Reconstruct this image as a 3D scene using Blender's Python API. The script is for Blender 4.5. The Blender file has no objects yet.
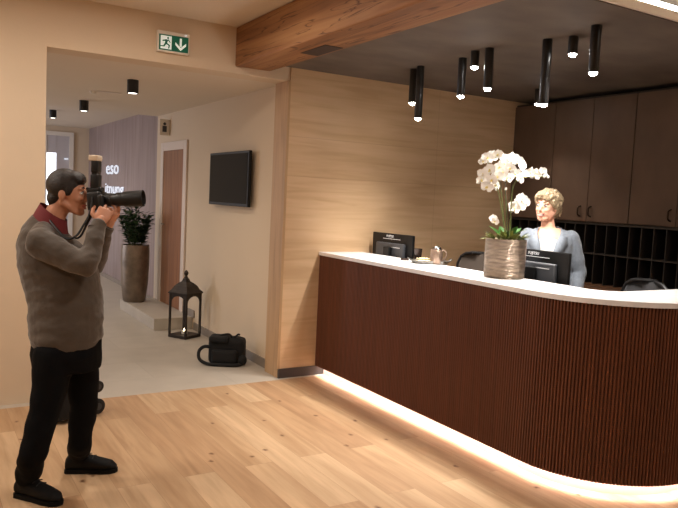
import bpy, bmesh, math, random
from mathutils import Vector, Matrix, Euler, noise
PI = math.pi
random.seed(7)
scene = bpy.context.scene
COL = scene.collection
V = Vector

# ------------------------------------------------------------------ camera model
RM = Matrix(((0.8553, -0.0012, 0.5181), (-0.5160, -0.0919, 0.8517), (0.0466, -0.9958, -0.0792)))
def _ortho(m):
    y = V(m[1]).normalized(); z = V(m[2]); z = (z - y*z.dot(y)).normalized(); x = z.cross(y) * 1
    x = y.cross(z)
    if x.dot(V(m[0])) < 0: x = -x
    return Matrix((x, y, z))
RM = _ortho(RM)
CAM = V((0, 0, 1.65)); FPX = 700.0
def ray(x, y): return RM @ V((x-339.0, y-254.0, FPX))
def onz(x, y, z=0.0):
    d = ray(x, y); return CAM + d*((z-CAM.z)/d.z)
def onx(x, y, X):
    d = ray(x, y); return CAM + d*(X/d.x)
def ony(x, y, Y):
    d = ray(x, y); return CAM + d*(Y/d.y)
def at(x, y, D): return CAM + ray(x, y)*(D/FPX)
FW = V((0.5198, 0.8543, 0)).normalized()      # away from the viewer
RT = V((0.8543, -0.5198, 0)).normalized()     # towards the right
UP = V((0, 0, 1))

# ------------------------------------------------------------------ materials
def srgb(c):
    return tuple(((v/255)/12.92 if v/255 <= 0.04045 else ((v/255+0.055)/1.055)**2.4) for v in c) + (1,)
def mat(name, col, rough=0.5, metal=0.0, spec=0.5, var=0.0, vscale=8.0, stretch=(1,1,1), bump=0.0, bscale=None, emit=None, estr=0, trans=0, alpha=1, coat=0, sheen=0):
    m = bpy.data.materials.new(name); m.use_nodes = True
    nt = m.node_tree; b = nt.nodes['Principled BSDF']
    c = srgb(col) if max(col) > 1 else tuple(col)+(1,)
    b.inputs['Base Color'].default_value = c
    b.inputs['Roughness'].default_value = rough
    b.inputs['Metallic'].default_value = metal
    b.inputs['Specular IOR Level'].default_value = spec
    b.inputs['Coat Weight'].default_value = coat
    b.inputs['Sheen Weight'].default_value = sheen
    if trans: b.inputs['Transmission Weight'].default_value = trans
    if alpha < 1: b.inputs['Alpha'].default_value = alpha
    if emit:
        b.inputs['Emission Color'].default_value = tuple(emit)+(1,)
        b.inputs['Emission Strength'].default_value = estr
    if var or bump:
        tc = nt.nodes.new('ShaderNodeTexCoord'); mp = nt.nodes.new('ShaderNodeMapping')
        mp.inputs['Scale'].default_value = stretch
        nt.links.new(tc.outputs['Object'], mp.inputs['Vector'])
        n = nt.nodes.new('ShaderNodeTexNoise'); n.inputs['Scale'].default_value = vscale; n.inputs['Detail'].default_value = 6
        nt.links.new(mp.outputs['Vector'], n.inputs['Vector'])
        if var:
            r = nt.nodes.new('ShaderNodeValToRGB')
            r.color_ramp.elements[0].position = 0.3; r.color_ramp.elements[1].position = 0.7
            r.color_ramp.elements[0].color = tuple(v*(1-var) for v in c[:3])+(1,)
            r.color_ramp.elements[1].color = tuple(min(1, v*(1+var)) for v in c[:3])+(1,)
            nt.links.new(n.outputs['Fac'], r.inputs['Fac']); nt.links.new(r.outputs['Color'], b.inputs['Base Color'])
        if bump:
            n2 = n
            if bscale:
                n2 = nt.nodes.new('ShaderNodeTexNoise'); n2.inputs['Scale'].default_value = bscale; n2.inputs['Detail'].default_value = 4
                nt.links.new(mp.outputs['Vector'], n2.inputs['Vector'])
            bp = nt.nodes.new('ShaderNodeBump'); bp.inputs['Strength'].default_value = bump; bp.inputs['Distance'].default_value = 0.01
            nt.links.new(n2.outputs['Fac'], bp.inputs['Height']); nt.links.new(bp.outputs['Normal'], b.inputs['Normal'])
    return m

def N(nt, t, **kw):
    n = nt.nodes.new(t)
    for k, v in kw.items():
        if k in n.inputs: n.inputs[k].default_value = v
        else: setattr(n, k, v)
    return n
def mixc(nt, fac, a, b, mode='MIX'):
    n = nt.nodes.new('ShaderNodeMix'); n.data_type = 'RGBA'; n.blend_type = mode
    for i, s in ((0, fac), (6, a), (7, b)):
        if hasattr(s, 'links') or hasattr(s, 'is_linked'): nt.links.new(s, n.inputs[i])
        elif isinstance(s, (int, float)): n.inputs[i].default_value = s
        else: n.inputs[i].default_value = s
    return n.outputs[2]
def ramp(nt, src, stops):
    r = nt.nodes.new('ShaderNodeValToRGB')
    e = r.color_ramp.elements
    while len(e) < len(stops): e.new(0.5)
    for i, (p, c) in enumerate(stops):
        e[i].position = p; e[i].color = c if len(c) == 4 else tuple(c)+(1,)
    nt.links.new(src, r.inputs['Fac']); return r.outputs['Color']

def plank_mat():
    m = bpy.data.materials.new('oak_planks'); m.use_nodes = True; nt = m.node_tree; b = nt.nodes['Principled BSDF']; L = nt.links.new
    tc = N(nt, 'ShaderNodeTexCoord'); sp = N(nt, 'ShaderNodeSeparateXYZ'); L(tc.outputs['Object'], sp.inputs[0])
    cb = N(nt, 'ShaderNodeCombineXYZ'); L(sp.outputs['Y'], cb.inputs['X']); L(sp.outputs['X'], cb.inputs['Y'])
    br = N(nt, 'ShaderNodeTexBrick', offset=0.37, offset_frequency=2, squash=1.0)
    br.inputs['Scale'].default_value = 1; br.inputs['Brick Width'].default_value = 1.9; br.inputs['Row Height'].default_value = 0.19
    br.inputs['Mortar Size'].default_value = 0.0012; br.inputs['Mortar Smooth'].default_value = 0.4; br.inputs['Bias'].default_value = 0.0
    br.inputs['Color1'].default_value = (0, 0, 0, 1); br.inputs['Color2'].default_value = (1, 1, 1, 1); br.inputs['Mortar'].default_value = (0.5, 0.5, 0.5, 1)
    L(cb.outputs[0], br.inputs['Vector'])
    base = ramp(nt, br.outputs['Color'], [(0.0, srgb((174, 138, 104))), (0.35, srgb((189, 155, 119))), (1.0, srgb((204, 174, 139)))])
    mp = N(nt, 'ShaderNodeMapping'); mp.inputs['Scale'].default_value = (14, 1.1, 1)
    # shift grain per plank
    ad = N(nt, 'ShaderNodeVectorMath', operation='MULTIPLY_ADD'); L(br.outputs['Color'], ad.inputs[0]); ad.inputs[1].default_value = (3, 9, 0); L(tc.outputs['Object'], ad.inputs[2])
    L(ad.outputs[0], mp.inputs['Vector'])
    n = N(nt, 'ShaderNodeTexNoise'); n.inputs['Scale'].default_value = 2.2; n.inputs['Detail'].default_value = 8; n.inputs['Distortion'].default_value = 0.25
    L(mp.outputs[0], n.inputs['Vector'])
    g = ramp(nt, n.outputs['Fac'], [(0.3, (0.86, 0.82, 0.78)), (0.55, (1, 1, 1)), (0.75, (1.05, 1.03, 1.0))])
    c = mixc(nt, 0.8, base, g, 'MULTIPLY')
    mp5 = N(nt, 'ShaderNodeMapping'); mp5.inputs['Scale'].default_value = (5, 0.5, 1); L(ad.outputs[0], mp5.inputs['Vector'])
    n5 = N(nt, 'ShaderNodeTexNoise'); n5.inputs['Scale'].default_value = 1.5; n5.inputs['Detail'].default_value = 4; n5.inputs['Distortion'].default_value = 0.8; L(mp5.outputs[0], n5.inputs['Vector'])
    c = mixc(nt, 1.0, c, ramp(nt, n5.outputs['Fac'], [(0.34, (0.84, 0.79, 0.74)), (0.5, (0.97, 0.96, 0.95)), (0.66, (1.1, 1.1, 1.1))]), 'MULTIPLY')
    vr = N(nt, 'ShaderNodeTexVoronoi', voronoi_dimensions='2D'); vr.inputs['Scale'].default_value = 3.0
    mp2 = N(nt, 'ShaderNodeMapping'); mp2.inputs['Scale'].default_value = (1.0, 0.75, 1); L(tc.outputs['Object'], mp2.inputs['Vector'])
    n3 = N(nt, 'ShaderNodeTexNoise'); n3.inputs['Scale'].default_value = 25; L(tc.outputs['Object'], n3.inputs['Vector'])
    ad2 = N(nt, 'ShaderNodeVectorMath', operation='MULTIPLY_ADD'); L(n3.outputs['Color'], ad2.inputs[0]); ad2.inputs[1].default_value = (0.03, 0.03, 0); L(mp2.outputs[0], ad2.inputs[2])
    L(ad2.outputs[0], vr.inputs['Vector'])
    k = ramp(nt, vr.outputs['Distance'], [(0.0, (1, 1, 1)), (0.018, (0.8, 0.8, 0.8)), (0.06, (0, 0, 0))])
    # only some cells carry a knot
    sc = N(nt, 'ShaderNodeSeparateColor'); L(vr.outputs['Color'], sc.inputs[0])
    gt = N(nt, 'ShaderNodeMath', operation='GREATER_THAN'); L(sc.outputs[0], gt.inputs[0]); gt.inputs[1].default_value = 0.42
    mu = N(nt, 'ShaderNodeMath', operation='MULTIPLY'); L(k, mu.inputs[0]); L(gt.outputs[0], mu.inputs[1])
    c = mixc(nt, mu.outputs[0], c, srgb((105, 68, 42)))
    c = mixc(nt, br.outputs['Fac'], c, srgb((160, 125, 94)))
    L(c, b.inputs['Base Color']); b.inputs['Roughness'].default_value = 0.55; b.inputs['Specular IOR Level'].default_value = 0.35
    bp = N(nt, 'ShaderNodeBump'); bp.inputs['Strength'].default_value = 0.15; bp.inputs['Distance'].default_value = 0.004; L(n.outputs['Fac'], bp.inputs['Height']); L(bp.outputs[0], b.inputs['Normal'])
    return m

def veneer_mat(name, cols, axis='X', seams=None, cracks=0.0, rough=0.5, scale=1.0):
    """wood with the grain running along one axis; seams: list of (axis, position)"""
    m = bpy.data.materials.new(name); m.use_nodes = True; nt = m.node_tree; b = nt.nodes['Principled BSDF']; L = nt.links.new
    tc = N(nt, 'ShaderNodeTexCoord')
    s = {'X': (0.6, 6, 9), 'Y': (9, 0.6, 9), 'Z': (9, 9, 0.6)}[axis]
    mp = N(nt, 'ShaderNodeMapping'); mp.inputs['Scale'].default_value = tuple(v*scale for v in s); L(tc.outputs['Object'], mp.inputs['Vector'])
    n = N(nt, 'ShaderNodeTexNoise'); n.inputs['Scale'].default_value = 1.6; n.inputs['Detail'].default_value = 9; n.inputs['Distortion'].default_value = 0.9; L(mp.outputs[0], n.inputs['Vector'])
    c = ramp(nt, n.outputs['Fac'], [(0.3, srgb(cols[0])), (0.5, srgb(cols[1])), (0.74, srgb(cols[2]))])
    n2 = N(nt, 'ShaderNodeTexNoise'); n2.inputs['Scale'].default_value = 1.3; n2.inputs['Detail'].default_value = 3; L(tc.outputs['Object'], n2.inputs['Vector'])
    c = mixc(nt, 0.5, c, ramp(nt, n2.outputs['Fac'], [(0.3, (0.85, 0.83, 0.8)), (0.7, (1.1, 1.08, 1.05))]), 'MULTIPLY')
    if cracks:
        mp3 = N(nt, 'ShaderNodeMapping'); mp3.inputs['Scale'].default_value = tuple(v*scale*0.5 for v in s); L(tc.outputs['Object'], mp3.inputs['Vector'])
        n4 = N(nt, 'ShaderNodeTexNoise'); n4.inputs['Scale'].default_value = 2.3; n4.inputs['Detail'].default_value = 3; n4.inputs['Distortion'].default_value = 1.5; L(mp3.outputs[0], n4.inputs['Vector'])
        k = ramp(nt, n4.outputs['Fac'], [(0.485, (0, 0, 0)), (0.5, (cracks,)*3), (0.515, (0, 0, 0))])
        c = mixc(nt, k, c, srgb((70, 38, 20)))
    if seams:
        sp = N(nt, 'ShaderNodeSeparateXYZ'); L(tc.outputs['Object'], sp.inputs[0])
        for ax, pos in seams:
            a = N(nt, 'ShaderNodeMath', operation='SUBTRACT'); L(sp.outputs[ax], a.inputs[0]); a.inputs[1].default_value = pos
            ab = N(nt, 'ShaderNodeMath', operation='ABSOLUTE'); L(a.outputs[0], ab.inputs[0])
            lt = N(nt, 'ShaderNodeMath', operation='LESS_THAN'); L(ab.outputs[0], lt.inputs[0]); lt.inputs[1].default_value = 0.0035
            ml = N(nt, 'ShaderNodeMath', operation='MULTIPLY'); L(lt.outputs[0], ml.inputs[0]); ml.inputs[1].default_value = 0.16
            c = mixc(nt, ml.outputs[0], c, srgb((105, 75, 50)))
    L(c, b.inputs['Base Color']); b.inputs['Roughness'].default_value = rough; b.inputs['Specular IOR Level'].default_value = 0.35
    bp = N(nt, 'ShaderNodeBump'); bp.inputs['Strength'].default_value = 0.15; bp.inputs['Distance'].default_value = 0.004; L(n.outputs['Fac'], bp.inputs['Height']); L(bp.outputs[0], b.inputs['Normal'])
    return m

def tile_mat():
    m = bpy.data.materials.new('stone_tiles'); m.use_nodes = True; nt = m.node_tree; b = nt.nodes['Principled BSDF']; L = nt.links.new
    tc = N(nt, 'ShaderNodeTexCoord')
    br = N(nt, 'ShaderNodeTexBrick', offset=0.5, offset_frequency=2)
    br.inputs['Scale'].default_value = 1; br.inputs['Brick Width'].default_value = 1.2; br.inputs['Row Height'].default_value = 0.6; br.inputs['Mortar Size'].default_value = 0.002
    br.inputs['Color1'].default_value = srgb((190, 180, 166)); br.inputs['Color2'].default_value = srgb((184, 174, 160)); br.inputs['Mortar'].default_value = srgb((168, 158, 145))
    L(tc.outputs['Object'], br.inputs['Vector'])
    n = N(nt, 'ShaderNodeTexNoise'); n.inputs['Scale'].default_value = 5; n.inputs['Detail'].default_value = 8; L(tc.outputs['Object'], n.inputs['Vector'])
    c = mixc(nt, 0.5, br.outputs['Color'], ramp(nt, n.outputs['Fac'], [(0.3, (0.88, 0.88, 0.88)), (0.7, (1.05, 1.05, 1.05))]), 'MULTIPLY')
    L(c, b.inputs['Base Color']); b.inputs['Roughness'].default_value = 0.45
    return m

M = {}
M['plaster'] = mat('plaster', (216, 196, 170), 0.85, spec=0.2, var=0.02, vscale=2, bump=0.06, bscale=60)
M['plaster_corridor'] = mat('plaster_corridor', (214, 194, 168), 0.85, spec=0.2, bump=0.05, bscale=60)
M['ceiling_white'] = mat('ceiling_white', (220, 206, 188), 0.9, spec=0.1, var=0.015, vscale=1.5)
M['planks'] = plank_mat()
M['tiles'] = tile_mat()
M['step_tile'] = mat('step_tile', (186, 176, 162), 0.5, var=0.06, vscale=5)
M['skirting_tile'] = mat('skirting_tile', (140, 128, 116), 0.5, var=0.08, vscale=6)
M['veneer'] = veneer_mat('oak_veneer', [(192, 160, 124), (203, 172, 136), (211, 181, 146)], 'X', seams=[('X', 4.504), ('Z', 2.18), ('Z', 1.83)])
M['veneer_edge'] = veneer_mat('oak_edge', [(170, 138, 102), (186, 152, 114), (196, 162, 124)], 'Z')
M['beam'] = veneer_mat('beam_wood', [(118, 78, 48), (148, 103, 66), (172, 128, 86)], 'Y', cracks=0.85, rough=0.6, scale=0.8)
M['dark_ceiling'] = mat('dark_ceiling', (98, 88, 80), 0.7, spec=0.3, var=0.22, vscale=2.2, stretch=(1, 1.6, 1))
M['cabinet'] = mat('cabinet_laminate', (96, 76, 62), 0.55, spec=0.35, var=0.2, vscale=3.0, stretch=(1, 1, 0.7), bump=0.1, bscale=30)
M['cabinet_body'] = mat('cabinet_carcass', (44, 34, 28), 0.6)
M['shelf_dark'] = mat('shelf_dark', (22, 19, 17), 0.6)
M['shelf_edge'] = mat('shelf_edge', (46, 40, 36), 0.6)
M['handle'] = mat('handle_bronze', (60, 44, 34), 0.35, metal=0.8)
M['sideboard'] = mat('sideboard_wood', (118, 84, 60), 0.5, var=0.15, vscale=4, stretch=(6, 0.6, 6))
M['slats'] = mat('walnut_slats', (96, 54, 34), 0.45, spec=0.4, var=0.18, vscale=3, stretch=(10, 10, 0.5))
M['plinth'] = mat('counter_plinth', (200, 178, 164), 0.5)
M['counter_top'] = mat('counter_stone', (228, 226, 226), 0.35, var=0.05, vscale=14)
M['counter_inner'] = mat('counter_inner', (70, 44, 32), 0.5)
M['desk'] = mat('desk_top', (130, 100, 76), 0.5)
M['led'] = mat('led_strip', (255, 240, 230), 0.5, emit=(1, 0.91, 0.88), estr=55)
M['led_cove'] = mat('cove_strip', (255, 250, 245), 0.5, emit=(1, 0.96, 0.9), estr=14)
M['lamp_black'] = mat('lamp_black', (22, 21, 21), 0.35, spec=0.5)
M['lens'] = mat('lamp_lens', (255, 255, 255), 0.3, emit=(1, 0.97, 0.92), estr=90)
M['lens_dim'] = mat('corridor_lens', (255, 255, 255), 0.3, emit=(1, 0.93, 0.84), estr=9)
M['plinth_dark'] = mat('skirting_dark', (52, 46, 44), 0.5)
M['black_plastic'] = mat('black_plastic', (14, 14, 15), 0.4, spec=0.3)
M['black_rubber'] = mat('black_rubber', (16, 16, 17), 0.7)
M['tv_screen'] = mat('tv_screen', (4, 4, 5), 0.15, spec=0.06)
M['white_plastic'] = mat('white_plastic', (232, 224, 212), 0.5)
M['sign_green'] = mat('sign_green', (0, 84, 60), 0.5, emit=(0.0, 0.2, 0.12), estr=0.12)
M['sign_white'] = mat('sign_white', (230, 235, 225), 0.5, emit=(0.85, 1.0, 0.9), estr=0.35)
M['lantern'] = mat('lantern_metal', (58, 50, 44), 0.5, metal=0.6, var=0.2, vscale=20)
M['candle'] = mat('candle_wax', (240, 232, 214), 0.5)
M['flame'] = mat('flame', (255, 230, 180), 0.5, emit=(1, 0.8, 0.5), estr=30)
M['fabric_black'] = mat('bag_fabric', (12, 12, 13), 0.85, bump=0.4, bscale=300)
M['pot_bronze'] = mat('pot_bronze', (126, 112, 98), 0.42, metal=0.55, var=0.3, vscale=9, bump=0.3, bscale=40)
M['pot_silver'] = mat('pot_silver', (150, 134, 118), 0.36, metal=0.75, var=0.35, vscale=10, stretch=(1, 1, 5), bump=0.5, bscale=14)
M['soil'] = mat('soil', (60, 46, 34), 0.95, var=0.4, vscale=60)
M['leaf_dark'] = mat('leaf_dark', (40, 66, 34), 0.45, var=0.3, vscale=12)
M['leaf_green'] = mat('leaf_green', (52, 92, 38), 0.35, var=0.25, vscale=12)
M['leaf_fern'] = mat('leaf_fern', (116, 122, 62), 0.5, var=0.3, vscale=12)
M['stem'] = mat('orchid_stem', (86, 92, 48), 0.5)
M['stake'] = mat('support_stake', (60, 44, 30), 0.6)
M['petal'] = mat('petal_white', (250, 248, 244), 0.5)
M['petal_lip'] = mat('petal_lip', (236, 220, 150), 0.5)
M['moss'] = mat('moss', (196, 186, 160), 0.9, var=0.3, vscale=30)
M['door_wood'] = veneer_mat('door_wood', [(124, 80, 50), (144, 96, 62), (156, 108, 72)], 'Z')
M['frame_white'] = mat('frame_white', (214, 198, 184), 0.5)
M['mauve'] = veneer_mat('mauve_boards', [(134, 116, 112), (150, 132, 128), (162, 144, 140)], 'Z', seams=[('Y', 10.4+0.55*i) for i in range(9)], scale=0.7)
M['daylight'] = mat('door_glass_day', (230, 236, 245), 0.3, emit=(0.86, 0.92, 1.0), estr=2.2)
M['blind'] = mat('roller_blind', (196, 190, 192), 0.8)
M['letters'] = mat('halo_letters', (240, 244, 255), 0.4, emit=(0.75, 0.85, 1.0), estr=0.5)
M['skin'] = mat('skin_tan', (198, 142, 114), 0.5, spec=0.4)
M['skin_w'] = mat('skin_light', (226, 174, 148), 0.5, spec=0.4)
M['hair_brown'] = mat('hair_brown', (28, 19, 15), 0.5, var=0.3, vscale=30, stretch=(1, 1, 4), bump=0.4, bscale=90)
M['hair_blonde'] = mat('hair_blonde', (164, 145, 116), 0.45, var=0.35, vscale=40, stretch=(2.5, 2.5, 0.8), bump=0.6, bscale=60)
M['sweater'] = mat('sweater_knit', (76, 66, 56), 0.9, sheen=0.3, var=0.1, vscale=6, bump=0.5, bscale=25)
M['shirt_red'] = mat('shirt_red', (112, 34, 38), 0.8)
M['jeans'] = mat('dark_jeans', (9, 10, 13), 0.9, spec=0.15, var=0.3, vscale=7, bump=0.5, bscale=14)
M['shoe'] = mat('shoe_black', (11, 11, 12), 0.7, spec=0.25)
M['sole'] = mat('shoe_sole', (15, 15, 15), 0.8, spec=0.2)
M['lace'] = mat('lace', (46, 44, 44), 0.8)
M['eye_white'] = mat('eye_white', (225, 220, 215), 0.3)
M['iris'] = mat('iris', (60, 66, 70), 0.3)
M['lips'] = mat('lips', (186, 98, 90), 0.45)
M['teeth'] = mat('teeth', (240, 236, 228), 0.3)
M['brow'] = mat('brow', (150, 122, 92), 0.7)
M['blazer'] = mat('blazer_blue', (102, 110, 120), 0.85, sheen=0.3, var=0.1, vscale=60, bump=0.3, bscale=200)
M['lapel'] = mat('lapel_blue', (114, 122, 132), 0.85, var=0.08, vscale=60)
M['lapel_dark'] = mat('lapel_lining', (60, 68, 82), 0.85)
M['blouse'] = mat('blouse_white', (236, 232, 228), 0.75)
M['trousers'] = mat('trousers_dark', (40, 42, 50), 0.85)
M['camera_black'] = mat('camera_black', (18, 18, 19), 0.45)
M['diffuser'] = mat('flash_diffuser', (232, 214, 190), 0.5)
M['red'] = mat('red_mark', (210, 40, 60), 0.4)
M['chair_mesh'] = mat('chair_mesh', (84, 74, 66), 0.8)
M['chair_frame'] = mat('chair_frame', (30, 29, 30), 0.45)
M['chair_grey'] = mat('chair_grey', (72, 72, 74), 0.75)
M['chrome'] = mat('chrome', (190, 190, 192), 0.2, metal=1)
M['jug'] = mat('jug_steel', (150, 128, 112), 0.35, metal=0.75, var=0.3, vscale=30)
M['glass_dark'] = mat('cup_dark', (72, 60, 54), 0.15, metal=0.5)
M['tray'] = mat('tray_metal', (120, 118, 112), 0.3, metal=0.7, var=0.4, vscale=50)
M['candy'] = mat('wrapper_cream', (232, 214, 168), 0.5)
M['candy2'] = mat('wrapper_gold', (214, 192, 120), 0.4)
M['paper'] = mat('paper', (222, 218, 216), 0.7)
M['logo'] = mat('logo_print', (220, 220, 222), 0.5)
M['grey_plastic'] = mat('grey_plastic', (58, 60, 64), 0.4)
M['vent_dark'] = mat('vent_dark', (52, 36, 26), 0.7)

# ------------------------------------------------------------------ mesh helpers
WORLD = {}
def obj(name, bm, m, parent=None, smooth=False):
    if isinstance(bm, bpy.types.Mesh): me = bm; me.name = name
    else:
        me = bpy.data.meshes.new(name); bmesh.ops.recalc_face_normals(bm, faces=bm.faces); bm.to_mesh(me); bm.free()
    for mm in (m if isinstance(m, (list, tuple)) else [m]): me.materials.append(mm)
    if smooth:
        for p in me.polygons: p.use_smooth = True
        if smooth != 'full':
            try: me.set_sharp_from_angle(angle=math.radians(40))
            except Exception: pass
    o = bpy.data.objects.new(name, me); COL.objects.link(o)
    if parent is not None:
        o.parent = parent
        if parent.name in WORLD: o.matrix_parent_inverse = WORLD[parent.name]
    return o
def tag(o, label, cat, group=None, kind=None):
    o['label'] = label; o['category'] = cat
    if group: o['group'] = group
    if kind: o['kind'] = kind
    return o
def thing(name, label, cat, loc=(0, 0, 0), rotz=0, group=None, world=False):
    """Empty at the base; world=True: its parts are given in world coordinates"""
    o = bpy.data.objects.new(name, None); COL.objects.link(o); o.empty_display_size = 0.1
    o.location = loc; o.rotation_euler = (0, 0, rotz)
    tag(o, label, cat, group)
    if world: WORLD[o.name] = (Matrix.Translation(V(loc)) @ Matrix.Rotation(rotz, 4, 'Z')).inverted()
    return o
def struct(name, bm, m, label=None, smooth=False):
    o = obj(name, bm, m, None, smooth); o['kind'] = 'structure'
    if label: o['label'] = label; o['category'] = name.split('_')[0]
    return o
def copy_tree(o, parent=None):
    c = o.copy(); COL.objects.link(c); c.parent = parent
    for ch in list(o.children): copy_tree(ch, c)
    return c
def nb(): return bmesh.new()
def box(bm, lo, hi, bevel=0.0, seg=2, mtx=None, mi=0):
    lo = V(lo); hi = V(hi); c = (lo+hi)/2; s = hi-lo
    r = bmesh.ops.create_cube(bm, size=1.0, matrix=Matrix.Translation(c) @ Matrix.Diagonal((abs(s.x), abs(s.y), abs(s.z), 1)))
    vs = r['verts']
    fs = list({f for v in vs for f in v.link_faces})
    for f in fs: f.material_index = mi
    if bevel:
        es = list({e for v in vs for e in v.link_edges})
        rr = bmesh.ops.bevel(bm, geom=es, offset=bevel, segments=seg, profile=0.5, affect='EDGES')
        for f in rr['faces']: f.material_index = mi
        vs = list({v for f in rr['faces'] for v in f.verts} | {v for v in vs if v.is_valid})
    if mtx is not None: bmesh.ops.transform(bm, matrix=mtx, verts=[v for v in vs if v.is_valid])
    return vs
def B(lo, hi, bevel=0.0, seg=2, mtx=None):
    bm = nb(); box(bm, lo, hi, bevel, seg, mtx); return bm
def frame_of(d):
    d = V(d).normalized()
    a = V((0, 0, 1)) if abs(d.z) < 0.95 else V((1, 0, 0))
    s = d.cross(a).normalized(); t = s.cross(d).normalized()
    return s, t
def rings(bm, secs, n=20, cap=True, power=2.0):
    """secs: (centre, axis_a, ra, axis_b, rb)"""
    prev = None; first = None
    for (c, a, ra, b, rb) in secs:
        ring = []
        for i in range(n):
            t = 2*PI*i/n; ct, st = math.cos(t), math.sin(t)
            if power != 2.0:
                ct = math.copysign(abs(ct)**(2/power), ct); st = math.copysign(abs(st)**(2/power), st)
            ring.append(bm.verts.new(V(c) + V(a)*(ra*ct) + V(b)*(rb*st)))
        if prev:
            for i in range(n): bm.faces.new((prev[i], prev[(i+1) % n], ring[(i+1) % n], ring[i]))
        else: first = ring
        prev = ring
    if cap:
        bm.faces.new(list(reversed(first))); bm.faces.new(prev)
def lathe(bm, prof, c=(0, 0, 0), n=32, cap=True):
    rings(bm, [(V(c)+V((0, 0, z)), V((1, 0, 0)), max(r, 1e-4), V((0, 1, 0)), max(r, 1e-4)) for r, z in prof], n, cap)
def tube(bm, pts, r, n=8, cap=True):
    pts = [V(p) for p in pts]; rs = r if isinstance(r, (list, tuple)) else [r]*len(pts)
    secs = []; s = None
    for i, p in enumerate(pts):
        d = (pts[min(i+1, len(pts)-1)] - pts[max(i-1, 0)]).normalized()
        if s is None: s, _ = frame_of(d)
        s = (s - d*s.dot(d)).normalized(); t = d.cross(s)
        secs.append((p, s, rs[i], t, rs[i]))
    rings(bm, secs, n, cap)
def smooth_pts(pts, k=4):
    pts = [V(p) for p in pts]; out = []
    for i in range(len(pts)-1):
        p0 = pts[max(i-1, 0)]; p1 = pts[i]; p2 = pts[i+1]; p3 = pts[min(i+2, len(pts)-1)]
        for j in range(k):
            t = j/k
            out.append(0.5*((2*p1) + (p2-p0)*t + (2*p0-5*p1+4*p2-p3)*t*t + (3*p1-p0-3*p2+p3)*t*t*t))
    out.append(pts[-1]); return out
def ell(bm, c, r, axes=None, u=20, v=12):
    rot = Matrix.Identity(3) if axes is None else Matrix((V(axes[0]), V(axes[1]), V(axes[2]))).transposed()
    r = (r, r, r) if isinstance(r, (int, float)) else r
    bmesh.ops.create_uvsphere(bm, u_segments=u, v_segments=v, radius=1.0, matrix=Matrix.Translation(V(c)) @ rot.to_4x4() @ Matrix.Diagonal((r[0], r[1], r[2], 1)))
def cone(bm, p0, r0, p1, r1, n=16):
    p0 = V(p0); p1 = V(p1); d = (p1-p0).normalized(); s, t = frame_of(d)
    rings(bm, [(p0, s, r0, t, r0), (p1, s, r1, t, r1)], n)
    ell(bm, p0, r0, u=n, v=8); ell(bm, p1, r1, u=n, v=8)
def chain(bm, pts, rs, n=16):
    for i in range(len(pts)-1): cone(bm, pts[i], rs[i], pts[i+1], rs[i+1], n)
def prism(bm, poly, ax, lo, hi):
    """extrude a polygon; ax = 'z','y','x' extrusion axis"""
    def p(a, b, h): return {'z': (a, b, h), 'y': (a, h, b), 'x': (h, a, b)}[ax]
    a = [bm.verts.new(p(u, v, lo)) for u, v in poly]; b = [bm.verts.new(p(u, v, hi)) for u, v in poly]
    n = len(poly)
    for i in range(n): bm.faces.new((a[i], a[(i+1) % n], b[(i+1) % n], b[i]))
    bm.faces.new(list(reversed(a))); bm.faces.new(b)
def remesh(bm, voxel, sm=4, factor=0.5):
    me = bpy.data.meshes.new('t'); bmesh.ops.recalc_face_normals(bm, faces=bm.faces); bm.to_mesh(me); bm.free()
    o = bpy.data.objects.new('t', me); COL.objects.link(o)
    m = o.modifiers.new('r', 'REMESH'); m.mode = 'VOXEL'; m.voxel_size = voxel; m.use_smooth_shade = True
    if sm:
        s = o.modifiers.new('s', 'SMOOTH'); s.iterations = sm; s.factor = factor
    dg = bpy.context.evaluated_depsgraph_get()
    res = bpy.data.meshes.new_from_object(o.evaluated_get(dg), depsgraph=dg)
    bpy.data.objects.remove(o); bpy.data.meshes.remove(me)
    return res
def displace(me, fn):
    ns = [v.normal.copy() for v in me.vertices]; cs = [v.co.copy() for v in me.vertices]
    flat_ = []
    for c, n_ in zip(cs, ns): flat_.extend(c + fn(c, n_))
    me.vertices.foreach_set('co', flat_); me.update()
def join_meshes(ms):
    bm = nb()
    for m in ms: bm.from_mesh(m)
    me = bpy.data.meshes.new('j'); bm.to_mesh(me); bm.free()
    return me
def text(bm, s, size, mtx, depth=0.002, align='CENTER'):
    cu = bpy.data.curves.new('t', 'FONT'); cu.body = s; cu.size = size; cu.extrude = depth; cu.align_x = align; cu.resolution_u = 2
    o = bpy.data.objects.new('t', cu); COL.objects.link(o)
    dg = bpy.context.evaluated_depsgraph_get(); me = bpy.data.meshes.new_from_object(o.evaluated_get(dg), depsgraph=dg)
    me.transform(mtx); bm.from_mesh(me); bpy.data.objects.remove(o); bpy.data.meshes.remove(me)

# ------------------------------------------------------------------ setting
ZR = 2.775; ZC = 2.66; ZM = 3.04
struct('floor', B((-3, -3, -0.08), (5.9, 5.535, 0)), M['planks'])
struct('floor', B((-3, 5.535, -0.08), (5.9, 15.2, 0)), M['tiles'])
struct('wall_front', B((-3, 5.62, 0), (0.829, 5.86, ZM)), M['plaster'])
struct('wall_header', B((0.829, 5.62, ZC), (2.83, 5.86, ZM)), M['plaster'])
struct('wall_west', B((-3.2, -3, 0), (-3, 15.2, ZM)), M['plaster'])
struct('wall_south', B((-3.2, -3.2, 0), (5.9, -3, ZM)), M['plaster'])
struct('wall_east', B((5.9, -3.2, 0), (6.1, 5.9, ZM)), M['plaster'])
struct('wall_reception', B((2.83, 5.60, 0.0), (5.9, 5.86, ZM)), M['veneer'])
struct('trim_1', B((2.808, 5.598, 0.0), (2.83, 5.86, ZC)), M['veneer_edge'])
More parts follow.
